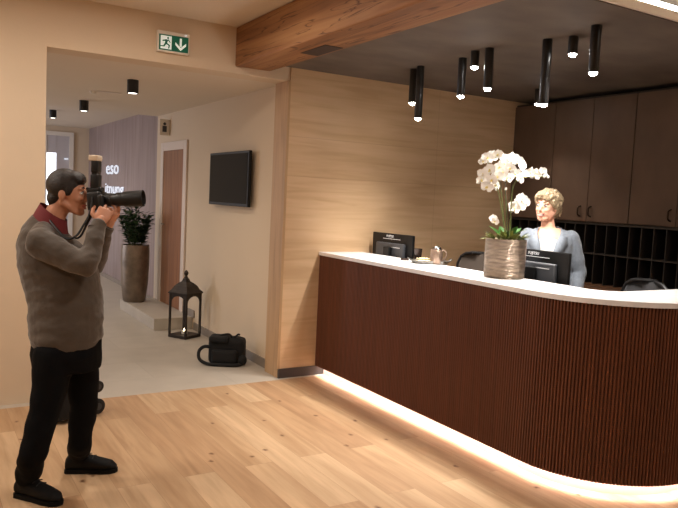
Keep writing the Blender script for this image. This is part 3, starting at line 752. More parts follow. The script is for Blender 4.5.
for (a, L, w, e) in ((0.0, .15, .042, 1.3), (2.0, .15, .04, 1.4), (3.9, .13, .042, 1.1), (5.2, .16, .046, 1.2), (1.2, .14, .036, 1.6), (4.6, .14, .042, 2.0)):
    bm = nb(); leaf(bm, oc+V((0.02*math.cos(a), 0.02*math.sin(a), 0.255)), (math.cos(a), math.sin(a), e), L, w, 0.25); 
    o = obj('leaf', bm, M['leaf_green'], t, 'full'); m = o.modifiers.new('s', 'SUBSURF'); m.levels = m.render_levels = 1
bm = nb()
for k in range(26):
    a = rnd.uniform(2.2, 5.6); base = oc+V((0.09*math.cos(a), 0.09*math.sin(a), 0.262))
    for j in range(4): leaf(bm, base, (math.cos(a)+rnd.uniform(-.6, .6), math.sin(a)+rnd.uniform(-.6, .6), rnd.uniform(0.4, 1.6)), rnd.uniform(0.05, 0.10), 0.009, 0.3)
obj('fern_sprigs', bm, M['leaf_fern'], t)

# ------------------------------------------------------------------ monitors (local: screen faces +X)
def monitor():
    t = thing('computer_monitor', '', 'monitor', group='office monitors behind the counter')
    W, H, zt = 0.29, 0.34, 0.59
    b = obj('screen_housing', B((0, -W, zt-H), (0.028, W, zt), 0.008, 2), M['black_plastic'], t)
    obj('screen', B((0.0275, -W+0.015, zt-H+0.02), (0.0295, W-0.015, zt-0.015)), M['tv_screen'], t)
    obj('rear_cover', B((-0.03, -0.20, zt-H+0.03), (0.002, 0.20, zt-0.085), 0.012, 3), M['grey_plastic'], t)
    bm = nb(); box(bm, (-0.0315, -0.15, zt-0.125), (-0.0295, -0.02, zt-0.12)); box(bm, (-0.002, -0.12, zt-0.052), (0.001, 0.13, zt-0.048)); obj('rear_seam', bm, M['logo'], t)
    bm = nb(); text(bm, 'FUJITSU', 0.03, Matrix.Translation((-0.001, 0.03, zt-0.036)) @ Matrix(((0, 0, -1, 0), (-1, 0, 0, 0), (0, 1, 0, 0), (0, 0, 0, 1))), 0.0008); obj('logo', bm, M['logo'], t)
    bm = nb(); box(bm, (-0.07, -0.045, 0.01), (-0.032, 0.045, zt-0.12), 0.008); obj('stand', bm, M['black_plastic'], t)
    bm = nb(); lathe(bm, [(0.12, 0), (0.12, 0.008), (0.05, 0.016), (0.001, 0.016)], (-0.02, 0, 0), 28); obj('foot', bm, M['black_plastic'], t, True)
    return t
m0 = monitor(); m0.location = (3.80, 3.53, 0.76); m0['label'] = 'black monitor seen from behind right of the orchid pot, in front of the woman'
m1 = copy_tree(m0); m1.location = (3.75, 5.24, 0.76); m1.rotation_euler.z = math.radians(4); m1['label'] = 'black monitor seen from behind at the oak wall end of the counter'

# ------------------------------------------------------------------ office chairs (local: faces -X)
def office_chair(fab, lab, top):
    t = thing('office_chair', lab, 'chair', group='office chairs behind the counter')
    bm = nb(); box(bm, (-0.26, -0.24, 0.44), (0.22, 0.24, 0.52), 0.035, 3); obj('seat', bm, fab, t, True)
    # back panel curved
    def sec(z, w, o): return [(0.24+o+0.05*(1-(s*s)) * -0.0 - 0.06*s*s, s*w, z) for s in [i/8-1 for i in range(17)]]
    bm = nb(); prof = [(0.58, 0.20, 0.0), (0.68, 0.235, 0.01), (0.80, 0.245, 0.02), (0.95, 0.245, 0.035), (top-0.11, 0.235, 0.05), (top-0.045, 0.205, 0.056), (top-0.012, 0.15, 0.06), (top, 0.08, 0.062)]
    F_ = []; Bk = []
    for z, w, o in prof:
        F_.append([bm.verts.new(p) for p in sec(z, w, o)]); Bk.append([bm.verts.new((p[0]+0.018, p[1], p[2])) for p in sec(z, w, o)])
    for i in range(len(prof)-1):
        for j in range(16):
            bm.faces.new((F_[i][j], F_[i][j+1], F_[i+1][j+1], F_[i+1][j])); bm.faces.new((Bk[i][j], Bk[i+1][j], Bk[i+1][j+1], Bk[i][j+1]))
        for e in (0, 16): bm.faces.new((F_[i][e], F_[i+1][e], Bk[i+1][e], Bk[i][e]))
    for i in (0, len(prof)-1):
        for j in range(16): bm.faces.new((F_[i][j], F_[i][j+1], Bk[i][j+1], Bk[i][j]))
    outline = [v.co.copy() for v in [F_[i][0] for i in range(len(prof))]] + [v.co.copy() for v in F_[-1][1:-1]] + [v.co.copy() for v in [F_[i][16] for i in reversed(range(len(prof)))]] + [v.co.copy() for v in reversed(F_[0][1:-1])]
    b = obj('backrest', bm, fab, t, 'full')
    bm = nb(); outline = [p + V((0.009, 0, 0)) for p in outline]; tube(bm, outline+[outline[0]], 0.014, 8); obj('back_frame', bm, M['chair_frame'], b, True)
    for s in (-1, 1):
        bm = nb(); tube(bm, smooth_pts([(0.1, s*0.25, 0.46), (0.1, s*0.29, 0.52), (0.08, s*0.29, 0.66)], 4), 0.014); box(bm, (-0.12, s*0.29-0.035, 0.66), (0.14, s*0.29+0.035, 0.685), 0.01); obj('armrest', bm, M['chair_frame'], t, True)
    bm = nb(); tube(bm, smooth_pts([(0.1, 0, 0.43), (0.28, 0, 0.44), (0.30, 0, 0.55), (0.285, 0, 0.72)], 4), 0.022); obj('back_bracket', bm, M['chair_frame'], t, True)
    bm = nb(); lathe(bm, [(0.028, 0.09), (0.028, 0.28), (0.018, 0.28), (0.018, 0.44)], n=16); obj('gas_column', bm, M['chrome'], t, True)
    for k in range(5):
        a = k*2*PI/5; d = V((math.cos(a), math.sin(a), 0)); bm = nb(); tube(bm, [V((0, 0, 0.10)), d*0.14+V((0, 0, 0.095)), d*0.29+V((0, 0, 0.075))], [0.026, 0.02, 0.014]); l = obj('leg', bm, M['chair_frame'], t, True)
        bm = nb(); c = d*0.29+V((0, 0, 0.03)); s_ = V((-d.y, d.x, 0)); rings(bm, [(c-s_*0.02, d, 0.029, UP, 0.029), (c+s_*0.02, d, 0.029, UP, 0.029)], 16); obj('caster', bm, M['black_rubber'], l, True)
    return t
c1 = office_chair(M['chair_mesh'], 'black-framed mesh office chair behind the counter, left of the orchid pot', 1.21); c1.location = (4.15, 4.74, 0); c1.rotation_euler.z = math.radians(8)
c2 = office_chair(M['chair_grey'], 'dark grey office chair behind the curved right end of the counter', 1.155); c2.location = (4.32, 3.22, 0); c2.rotation_euler.z = math.radians(-12)

# ------------------------------------------------------------------ tray with things on the counter
ZT = 1.15
tc_ = onz(430, 264, ZT)+FW*0.03
t = thing('serving_tray', 'ornate silver metal serving tray on the white counter top', 'tray', tc_, math.atan2(RT.y, RT.x))
bm = nb(); TW, TD = 0.155, 0.08
def sup(r): return [(math.copysign(abs(math.cos(a))**0.6, math.cos(a))*TW*r, math.copysign(abs(math.sin(a))**0.6, math.sin(a))*TD*r) for a in [2*PI*i/40 for i in range(40)]]
prev = None
for r, z in ((0.9, 0.0), (1.0, 0.02), (1.04, 0.028), (1.0, 0.027), (0.93, 0.006), (0.02, 0.005)):
    ring = [bm.verts.new((x, y, z)) for x, y in sup(r)]
    if prev:
        for i in range(40): bm.faces.new((prev[i], prev[(i+1) % 40], ring[(i+1) % 40], ring[i]))
    prev = ring
bm.faces.new(prev); obj('dish', bm, M['tray'], t, True)
for s in (-1, 1):
    bm = nb(); tube(bm, smooth_pts([(s*TW*1.0, -0.03, 0.025), (s*(TW+0.022), -0.02, 0.04), (s*(TW+0.022), 0.02, 0.04), (s*TW*1.0, 0.03, 0.025)], 4), 0.005); obj('handle', bm, M['tray'], t, True)
jp = onz(436.5, 264, ZT+0.006)+FW*0.03; jp.z = ZT+0.006
t = thing('coffee_pot', 'rounded steel insulated coffee pot standing on the serving tray', 'pot', jp, math.atan2(RT.y, RT.x))
bm = nb(); lathe(bm, [(0.042, 0), (0.049, 0.01), (0.052, 0.055), (0.050, 0.09), (0.044, 0.112), (0.034, 0.124)], n=28); obj('body', bm, M['jug'], t, True)
bm = nb(); lathe(bm, [(0.040, 0.118), (0.036, 0.130), (0.022, 0.142), (0.001, 0.146)], n=24); obj('lid', bm, M['chrome'], t, True)
bm = nb(); tube(bm, smooth_pts([(0.035, 0, 0.108), (0.072, 0, 0.105), (0.078, 0, 0.06), (0.044, 0, 0.022)], 5), 0.0065); obj('handle', bm, M['jug'], t, True)
bm = nb(); tube(bm, [(-0.035, 0, 0.1), (-0.05, 0, 0.112)], [0.012, 0.006]); obj('spout', bm, M['jug'], t, True)
cp = onz(419, 260.5, ZT)+FW*0.11; cp.z = ZT
t = thing('drinking_cup', 'dark tinted cup standing behind the tray between monitor and coffee pot', 'cup', cp)
bm = nb(); lathe(bm, [(0.026, 0), (0.03, 0.004), (0.038, 0.095), (0.034, 0.095), (0.027, 0.01), (0.001, 0.01)], n=24); obj('body', bm, M['glass_dark'], t, True)
# wrapped sweets, one by one
def sweet_bm():
    bm = nb(); ell(bm, (0, 0, 0.011), (0.016, 0.011, 0.011), u=10, v=8)
    for s in (-1, 1): cone(bm, (s*0.014, 0, 0.011), 0.002, (s*0.024, 0, 0.012), 0.007, 6)
    return bm
sw = None; rnd = random.Random(2)
sb1 = sweet_bm()
for i in range(16):
    if sw is None: sw = obj('wrapped_sweet', sb1, M['candy'], None, True); o = sw
    else: o = sw.copy(); COL.objects.link(o)
    u = (i % 6)/5; lay = i//6
    loc = tc_ + RT*(-0.095+0.105*u+rnd.uniform(-.006, .006)+lay*0.008) + FW*(-0.035+0.035*lay+rnd.uniform(-.008, .008))
    o.location = (loc.x, loc.y, ZT+0.0065+(0.016 if i >= 12 else 0)); o.rotation_euler = (0, 0, rnd.uniform(0, PI))
    tag(o, 'small cream-wrapped sweet lying on the serving tray left of the coffee pot', 'sweet', 'cream-wrapped sweets on the tray')
pb = onz(407, 260.5, ZT); 
t = tag(obj('pen_box', B((-0.035, -0.02, 0), (0.035, 0.02, 0.018), 0.003), M['glass_dark']), 'flat dark small box at the left end of the serving tray', 'box'); t.location = (pb.x, pb.y, ZT+0.001); t.rotation_euler.z = math.atan2(RT.y, RT.x)
t.location = V((pb.x, pb.y, ZT)) + RT*-0.02
pb = onz(413, 266, ZT)
t = tag(obj('leaflet', B((-0.055, -0.022, 0), (0.055, 0.022, 0.002)), M['paper']), 'pale paper leaflet lying flat on the counter edge before the tray', 'leaflet'); t.location = (pb.x, pb.y, ZT); t.rotation_euler.z = math.atan2(RT.y, RT.x)-0.1

# ------------------------------------------------------------------ people
def head_shapes(bm, c, F, U, k=1.0, female=False):
    """c: middle of the head (eye level)"""
    F = V(F).normalized(); U = (V(U)-F*V(U).dot(F)).normalized(); S = F.cross(U).normalized()
    ax = (F, S, U)
    def P(f, s, u): return c + (F*f + S*s + U*u)*k
    def R3(*r): return tuple(x*k for x in r)
    ell(bm, P(-0.012, 0, 0.03), R3(0.094, 0.073, 0.086), ax, 28, 18)
    ell(bm, P(0.030, 0, 0.0), R3(0.062, 0.064, 0.072), ax, 24, 16)
    ell(bm, P(0.036, 0, -0.045), R3(0.055, 0.055 if female else 0.052, 0.063), ax, 24, 16)
    if female:
        for s in (-1, 1): ell(bm, P(0.044, s*0.036, -0.046), R3(0.034, 0.024, 0.036), ax); ell(bm, P(0.022, s*0.040, -0.058), R3(0.042, 0.025, 0.044), ax)
    ell(bm, P(0.064, 0, -0.098), R3(0.025, 0.027, 0.021), ax)
    for s in (-1, 1):
        cone(bm, P(-0.01, s*0.056, -0.05), 0.018*k, P(0.055, s*0.022, -0.095), 0.02*k)
        ell(bm, P(0.062, s*0.036, -0.028), R3(0.026, 0.022, 0.022), ax)
        ell(bm, P(0.074, s*0.030, 0.026), R3(0.016, 0.026, 0.009), ax)
        ell(bm, P(-0.008, s*0.074, -0.012), R3(0.019, 0.009, 0.030), ax)
        ell(bm, P(0.094, s*0.010, -0.036), R3(0.010, 0.008, 0.007), ax)
    cone(bm, P(0.084, 0, 0.018), 0.008*k, P(0.105, 0, -0.028), 0.0115*k)
    ell(bm, P(0.084, 0, -0.061), R3(0.012, 0.024, 0.006), ax); ell(bm, P(0.082, 0, -0.072), R3(0.012, 0.021, 0.006), ax)
    return P, ax
def face_bits(par, P, ax, k, smile=False, brow='brow'):
    F, S, U = ax
    for s in (-1, 1):
        bm = nb(); ell(bm, P(0.077, s*0.031, 0.004), (0.012*k, 0.0135*k, 0.0075*k if smile else 0.009*k), ax, 14, 10); e = obj('eye', bm, M['eye_white'], par, True)
        bm = nb(); ell(bm, P(0.0865, s*0.0315, 0.004), (0.003*k, 0.0062*k, 0.0058*k), ax, 12, 8); obj('iris', bm, M['iris'], e, True)
        bm = nb(); tube(bm, [P(0.089, s*0.014, 0.030), P(0.089, s*0.030, 0.035), P(0.078, s*0.047, 0.028)], [0.003*k, 0.004*k, 0.002*k], 6); obj('eyebrow', bm, M[brow], par, True)
        bm = nb(); tube(bm, [P(0.087, s*0.018, 0.009), P(0.090, s*0.031, 0.014), P(0.081, s*0.045, 0.008)], [0.0016*k, 0.0022*k, 0.001*k], 6); obj('eyelid', bm, M['iris'], par, True)
    w = 0.029 if smile else 0.022; up = 0.010 if smile else 0.0
    bm = nb(); tube(bm, smooth_pts([P(0.083, -w, -0.063+up), P(0.094, -w*0.5, -0.061), P(0.0975, 0, -0.061), P(0.094, w*0.5, -0.061), P(0.083, w, -0.063+up)], 4), 0.0032*k, 6)
    tube(bm, smooth_pts([P(0.080, -w, -0.063+up), P(0.090, -w*0.5, -0.075), P(0.094, 0, -0.078), P(0.090, w*0.5, -0.075), P(0.080, w, -0.063+up)], 4), 0.0036*k, 6)
    obj('lips', bm, M['lips'], par, True)
    if smile:
        bm = nb(); ell(bm, P(0.0905, 0, -0.0675), (0.0078*k, 0.0235*k, 0.0072*k), ax, 14, 8); obj('teeth', bm, M['teeth'], par, True)
def hand_mesh(w, d, n, side, curl=0.5, spread=0.12, k=1.0, thumb_in=0.6):
    """w wrist; d pointing direction; n = back-of-hand normal; side=+1 puts the thumb on d x n side"""
    d = V(d).normalized(); n = (V(n)-d*V(n).dot(d)).normalized(); s = d.cross(n)*side
    bm = nb()
    pa = w + d*0.045*k
    rings(bm, [(w-d*0.015*k, s, 0.024*k, n, 0.018*k), (w+d*0.012*k, s, 0.029*k, n, 0.017*k), (w+d*0.05*k, s, 0.040*k, n, 0.015*k), (w+d*0.085*k, s, 0.041*k, n, 0.013*k), (w+d*0.095*k, s, 0.036*k, n, 0.010*k)], 18)
    for i, (o, L) in enumerate(((0.030, 0.072), (0.0105, 0.080), (-0.0095, 0.075), (-0.029, 0.058))):
        p = w + d*(0.088-0.006*abs(i-1))*k + s*o*k
        a = spread*(o/0.03)*0.8; dd = (d*math.cos(a)+s*math.sin(a)).normalized(); ang = 0; pts = [p - d*0.02*k, p]; rr = [0.0088*k, 0.0092*k]
        for j, f in enumerate((0.45, 0.31, 0.24)):
            ang += curl*(0.9 if j == 0 else 1.15)*(1+0.08*i)
            p = p + (dd*math.cos(ang) - n*math.sin(ang))*(L*f*k); pts.append(p); rr.append((0.0086, 0.0078, 0.0068)[j]*k)
        chain(bm, pts, rr, 10)
    p = w + d*0.018*k + s*0.026*k; t1 = (d*0.62+s*0.75-n*0.25*thumb_in).normalized(); t2 = (d*0.9+s*0.25-n*0.5*thumb_in).normalized(); t3 = (d*0.95-s*0.1-n*0.6*thumb_in).normalized()
    chain(bm, [p-s*0.01*k, p+t1*0.034*k, p+t1*0.034*k+t2*0.032*k, p+t1*0.034*k+t2*0.032*k+t3*0.024*k], [0.013*k, 0.0115*k, 0.0098*k, 0.008*k], 10)
    return remesh(bm, 0.0034, 3)

# ---- photographer: faces right, seen from his right side
D0 = 3.73
def pb_(x, y, off=0.0): return at(x, y, D0+off)      # off > 0: farther (his left side)
# (image x, y at mid depth, then a true offset to the side)
bodybm = nb()
hc = pb_(68.5, 193.0); HF = (RT*0.985 + FW*0.02 - UP*0.02).normalized(); HU = (UP + RT*0.10).normalized()
HP, hax = head_shapes(bodybm, hc, HF, HU, 1.0)
neck0 = pb_(56, 236); chain(bodybm, [hc - RT*0.025 - UP*0.045, pb_(56, 213), pb_(50, 228)], [0.052, 0.055, 0.064])
sh = pb_(42, 238); 
SR = pb_(41, 243, -0.175); SL = pb_(46, 242, 0.18)
ER = pb_(87, 266, -0.23); EL = pb_(95, 264, 0.17)
WR = pb_(99, 224, -0.11); WL = pb_(107, 227, 0.02)
hipc = pb_(66, 345)
HR = hipc - FW*0.095; HL = hipc + FW*0.095
KR = at(47, 405, 3.60); KL = at(84, 400, 3.86)
AR = at(29.5, 482, 3.55); AL = at(78, 462, 3.90)
AR = onz(28, 498); AL = onz(79, 472); AR.z = 0.095; AL.z = 0.095
rings(bodybm, [(hipc+UP*-0.05, RT, 0.12, FW, 0.16), (hipc+UP*0.05, RT, 0.12, FW, 0.16), (pb_(63, 300), RT, 0.12, FW, 0.14), (pb_(57, 262), RT, 0.12, FW, 0.15), (pb_(52, 244), RT, 0.09, FW, 0.14), (pb_(50, 230), RT, 0.06, FW, 0.07)], 24)
dR = (pb_(108, 206, -0.055)-WR).normalized(); dL = (pb_(121, 208, 0.0)-WL).normalized()
chain(bodybm, [SR, ER, WR, WR+dR*0.03], [0.055, 0.042, 0.029, 0.024]); chain(bodybm, [SL, EL, WL, WL+dL*0.03], [0.055, 0.042, 0.029, 0.024])
chain(bodybm, [HR, KR, AR], [0.08, 0.052, 0.036]); chain(bodybm, [HL, KL, AL], [0.08, 0.052, 0.036])
for A, d_ in ((AR, None), (AL, None)):
    chain(bodybm, [A-UP*0.03, A-UP*0.05+RT*0.10], [0.034, 0.026])
bmain = remesh(bodybm, 0.005, 8)
# hands: right on the grip, left cradling the lens
dR = (pb_(108, 206, -0.055)-WR).normalized()
hR = hand_mesh(WR, dR, -FW*0.8 + RT*0.25 + UP*0.1, -1, curl=0.55, k=1.0, thumb_in=0.5)
dL = (pb_(121, 208, 0.0)-WL).normalized()
hL = hand_mesh(WL, dL, (RT*0.5 - UP*0.8), 1, curl=0.5, k=1.0, thumb_in=0.6)
person = obj('person', join_meshes([bmain, hR, hL]), M['skin'], None, 'full')
tag(person, 'dark-haired man in grey-brown sweater photographing with raised camera, at the left', 'person')
face_bits(person, HP, hax, 1.0, brow='hair_brown')
# hair
F, S_v, U = hax
hb_ = nb()
ell(hb_, HP(-0.020, 0, 0.040), (0.098, 0.082, 0.090), hax, 30, 20)
ell(hb_, HP(0.024, 0, 0.078), (0.064, 0.062, 0.042), hax, 24, 16)
ell(hb_, HP(0.056, 0, 0.070), (0.034, 0.055, 0.022), hax, 24, 16)
ell(hb_, HP(-0.062, 0, -0.03), (0.048, 0.062, 0.055), hax, 24, 16)
ell(hb_, HP(-0.068, 0, -0.072), (0.030, 0.045, 0.03), hax, 24, 16)
for s in (-1, 1): ell(hb_, HP(0.022, s*0.064, 0.02), (0.020, 0.014, 0.035), hax)
hm = remesh(hb_, 0.006, 4)
o = obj('hair', hm, M['hair_brown'], person, 'full')
# cut the hair back from face and ears
# sweater
sw_ = nb()
def sec(x0, x1, y, rw, dz=0.0):
    a = pb_(x0, y); b = pb_(x1, y); return ((a+b)/2, RT, (b-a).length/2, FW, rw)
def sec2(x0, y0, x1, y1, rw):
    a = pb_(x0, y0); b = pb_(x1, y1); return ((a+b)/2, (b-a).normalized(), (b-a).length/2, FW, rw)
rings(sw_, [sec2(34, 341, 99.5, 341, 0.185), sec2(31.5, 336, 101.5, 336, 0.19), sec2(31, 322, 102, 322, 0.19), sec2(30, 303, 102, 305, 0.185), sec2(25, 282, 100, 286, 0.18), sec2(19.5, 258, 96, 268, 0.185), sec2(19, 241, 88, 254, 0.18), sec2(24, 226, 78, 245, 0.145), sec2(34, 214, 68, 235, 0.088)], 32)
chain(sw_, [SR+RT*0.0, SR*0.45+ER*0.55-UP*0.005, ER], [0.078, 0.069, 0.056]); chain(sw_, [ER, ER*0.5+WR*0.5, WR-dR*0.01], [0.056, 0.050, 0.040])
chain(sw_, [SL, SL*0.45+EL*0.55, EL], [0.078, 0.069, 0.056]); chain(sw_, [EL, EL*0.5+WL*0.5, WL-dL*0.01], [0.056, 0.050, 0.040])
chain(sw_, [pb_(43, 232, -0.08), SR], [0.055, 0.076]); chain(sw_, [pb_(47, 232, 0.09), SL], [0.055, 0.076])
sm_ = remesh(sw_, 0.007, 5)
displace(sm_, lambda c, n_: n_*(0.008*noise.noise(V((c.x*9, c.y*9, c.z*16))) + 0.0035*noise.noise(V((c.x*22+4, c.y*22, c.z*34)))))
o = obj('sweater', sm_, M['sweater'], person, 'full')
# cuffs and hem
bm = nb(); d_ = dR; s1, t1 = frame_of(d_); rings(bm, [(WR-d_*0.035, s1, 0.043, t1, 0.043), (WR+d_*0.008, s1, 0.038, t1, 0.038)], 20); obj('cuff', bm, M['sweater'], o, True)
d_ = dL; bm = nb(); s1, t1 = frame_of(d_); rings(bm, [(WL-d_*0.035, s1, 0.043, t1, 0.043), (WL+d_*0.008, s1, 0.038, t1, 0.038)], 20); obj('cuff', bm, M['sweater'], o, True)
bm = nb(); rings(bm, [sec(35, 98.5, 345, 0.18), sec(33.5, 100, 342, 0.186), sec(33, 100.5, 334, 0.187)], 32); obj('hem_band', bm, M['sweater'], o, True)
# collar
bm = nb()
cu = [sec2(33, 217, 68, 238, 0.088), sec2(36, 211, 67, 232, 0.082), sec2(39, 206, 66.5, 226, 0.070), sec2(41, 202.5, 66.5, 221, 0.064)]
rings(bm, cu, 28, cap=False)
rings(bm, [(c, a, ra-0.007, b_, rb-0.007) for c, a, ra, b_, rb in reversed(cu)], 28, cap=False)
obj('shirt_collar', bm, M['shirt_red'], person, True)
# trousers
tr = nb()
def lp_(x, y, D): return at(x, y, D)
rings(tr, [sec(35, 99, 334, 0.17), sec(33, 101, 352, 0.185), sec(35, 99, 368, 0.17)], 28)
def limb(bm, ps):
    for i in range(len(ps)-1):
        (a, ra), (b, rb) = ps[i], ps[i+1]; cone(bm, a, ra, b, rb, 20)
limb(tr, [(at(55, 356, 3.63), 0.108), (at(50, 385, 3.62), 0.092), (at(45, 410, 3.60), 0.078), (at(38, 435, 3.57), 0.071), (at(32, 455, 3.56), 0.068), (AR+UP*0.03, 0.064)])
limb(tr, [(at(78, 356, 3.82), 0.105), (at(82, 380, 3.84), 0.090), (at(84, 404, 3.86), 0.076), (at(81, 428, 3.88), 0.068), (at(80, 443, 3.9), 0.064), (AL+UP*0.03, 0.062)])
tm = remesh(tr, 0.008, 5)
displace(tm, lambda c, n_: n_*(0.006 if c.z > 0.3 else 0.010)*noise.noise(V((c.x*13, c.y*13, c.z*15))))
obj('trousers', tm, M['jeans'], person, 'full')
def shoe(ank, d, L=0.285, lab=None):
    d = V((d.x, d.y, 0)).normalized(); s = V((-d.y, d.x, 0)); h = V((ank.x, ank.y, 0)) - d*0.075
    bm = nb()
    rings(bm, [(h+d*(0.0*L)+UP*0.05, s, 0.026, UP, 0.03), (h+d*(0.06*L)+UP*0.062, s, 0.036, UP, 0.045), (h+d*(0.25*L)+UP*0.066, s, 0.040, UP, 0.052), (h+d*(0.45*L)+UP*0.060, s, 0.043, UP, 0.046), (h+d*(0.7*L)+UP*0.048, s, 0.049, UP, 0.036), (h+d*(0.9*L)+UP*0.040, s, 0.041, UP, 0.028), (h+d*L+UP*0.030, s, 0.018, UP, 0.012)], 20)
    rings(bm, [(h+d*0.065+UP*0.06, d, 0.055, s, 0.042), (h+d*0.068+UP*0.125, d, 0.052, s, 0.046)], 20)
    sh_ = obj('shoe', remesh(bm, 0.005, 4), M['shoe'], person, 'full')
    bm = nb(); pl = []
    for u, w in ((-0.01, 0.02), (0.03, 0.034), (0.2, 0.036), (0.45, 0.038), (0.7, 0.047), (0.88, 0.044), (0.98, 0.028), (1.02, 0.008)): pl.append((u, w))
    ring = [h+d*(u*L)+s*w for u, w in pl] + [h+d*(u*L)-s*w for u, w in reversed(pl)]
    lo = [bm.verts.new((p.x, p.y, 0.001)) for p in ring]; hi = [bm.verts.new((p.x, p.y, 0.024)) for p in ring]
    for i in range(len(ring)): bm.faces.new((lo[i], lo[(i+1) % len(ring)], hi[(i+1) % len(ring)], hi[i]))
    bm.faces.new(list(reversed(lo))); bm.faces.new(hi); obj('sole', bm, M['sole'], sh_)
    bm = nb()
    for i in range(4):
        c = h+d*((0.36+0.09*i)*L)+UP*(0.118-0.012*i); tube(bm, [c-s*0.03-UP*0.006, c+UP*0.004, c+s*0.03-UP*0.006+d*0.012], 0.003, 6)
    c = h+d*0.33*L+UP*0.122
    for sg in (-1, 1): tube(bm, smooth_pts([c, c+s*sg*0.02+UP*0.014+d*0.01, c+s*sg*0.045+UP*0.004+d*0.02, c+s*sg*0.035-UP*0.016+d*0.01], 4), 0.0028, 6)
    obj('laces', bm, M['lace'], sh_, True)
shoe(AR, onz(62, 503)-onz(12, 492)); shoe(AL, onz(120, 471)-onz(64, 472))

# ---- camera held by the photographer
cam = thing('photo_camera', 'black camera with long lens and upright flash held at the man\'s eye', 'camera', pb_(97, 208), world=True)
cc = pb_(97.5, 200.5)
ca = RT; cb = FW; cuv = UP
LD = (pb_(140, 199.5)-pb_(100, 201.5)).normalized(); cu_ = LD.cross(FW)*-1; cu_ = cu_ if cu_.z > 0 else -cu_
mt = Matrix.Translation(cc) @ Matrix((LD, FW, cu_)).transposed().to_4x4()
bm = nb(); box(bm, (-0.034, -0.072, -0.052), (0.034, 0.072, 0.046), 0.012, 3, mt); box(bm, (0.02, -0.074, -0.052), (0.052, -0.04, 0.03), 0.012, 3, mt); obj('camera_body', bm, M['camera_black'], cam, True)
bm = nb(); box(bm, (-0.045, -0.028, 0.035), (0.035, 0.028, 0.070), 0.010, 3, mt); obj('viewfinder_hump', bm, M['camera_black'], cam, True)
def cyl(bm, prof):
    rings(bm, [(cc + LD*u, FW, r, cu_, r) for u, r in prof], 32)
bm = nb(); cyl(bm, [(0.034, 0.033), (0.04, 0.036), (0.075, 0.036), (0.078, 0.033), (0.10, 0.033), (0.105, 0.037), (0.14, 0.037), (0.142, 0.034), (0.15, 0.034)]); obj('lens_barrel', bm, M['camera_black'], cam, True)
bm = nb(); cyl(bm, [(0.14, 0.038), (0.15, 0.041), (0.245, 0.044), (0.247, 0.041), (0.235, 0.038), (0.16, 0.034)]); obj('lens_hood', bm, M['camera_black'], cam, True)
bm = nb(); cyl(bm, [(0.165, 0.034), (0.175, 0.02), (0.178, 0.001)]); obj('front_glass', bm, M['tv_screen'], cam, True)
fb = nb(); fo = Matrix.Translation(pb_(95.5, 188)) @ Matrix((RT, FW, UP)).transposed().to_4x4()
box(fb, (-0.020, -0.032, -0.012), (0.024, 0.032, 0.075), 0.010, 3, fo); fl_ = obj('flash_body', fb, M['camera_black'], cam, True)
fb = nb(); box(fb, (-0.016, -0.036, 0.080), (0.020, 0.036, 0.148), 0.008, 3, fo); tube(fb, [fo @ V((0.002, -0.03, 0.078)), fo @ V((0.002, 0.03, 0.078))], 0.014, 12); obj('flash_head', fb, M['camera_black'], fl_, True)
fb = nb(); box(fb, (-0.028, -0.038, 0.142), (0.022, 0.038, 0.172), 0.006, 3, fo); obj('flash_diffuser', fb, M['diffuser'], fl_, True)
fb = nb(); box(fb, (-0.0225, -0.02, 0.008), (-0.0195, 0.02, 0.03), 0.001, 1, fo); obj('red_stripe', fb, M['red'], fl_)  # plain red stripe on the flash base
fb = nb(); sp_ = smooth_pts([cc-FW*0.074+UP*0.02, pb_(90, 213, -0.085), pb_(83, 226, -0.10), pb_(76, 236, -0.115), pb_(66, 238, -0.115), pb_(55, 227, -0.088), pb_(47.5, 217, -0.05), pb_(45.5, 213, 0.0), pb_(49, 218, 0.06), pb_(60, 232, 0.11), pb_(78, 238, 0.12), pb_(88, 222, 0.10), cc+FW*0.074+UP*0.02], 5)
tube(fb, sp_, 0.0065, 6); obj('neck_strap', fb, M['camera_black'], cam, True)

# ---- woman behind the counter
DW = 5.30
def wp(x, y, off=0.0): return at(x, y, DW) + FW*off
wc = wp(547.2, 206.5); WF = (-RT*0.72 - FW*0.69 - UP*0.0).normalized(); WU = (UP + RT*0.06).normalized()
wb = nb()
WP, wax = head_shapes(wb, wc, WF, WU, 0.96, True)
BF = (-RT*0.35 - FW*0.93).normalized(); BS = BF.cross(UP).normalized()   # body forward, body right... 
wn = wp(549, 228, 0.02)
chain(wb, [wc-UP*0.05-WF*0.02, wp(548.5, 219, 0.02), wn - UP*0.02], [0.048, 0.046, 0.056])
ctrx = wp(550, 240, 0.02); gx, gy = ctrx.x, ctrx.y
def wz(z, f=0.0, s=0.0): return V((gx, gy, z+0.03*min(1, z))) + BF*f + BS*s
rings(wb, [(wz(0.86), BS, 0.165, BF, 0.115), (wz(1.0), BS, 0.155, BF, 0.11), (wz(1.12), BS, 0.13, BF, 0.095), (wz(1.28), BS, 0.145, BF, 0.11), (wz(1.40), BS, 0.15, BF, 0.09), (wz(1.47), BS, 0.08, BF, 0.06)], 24)
shz = 1.435
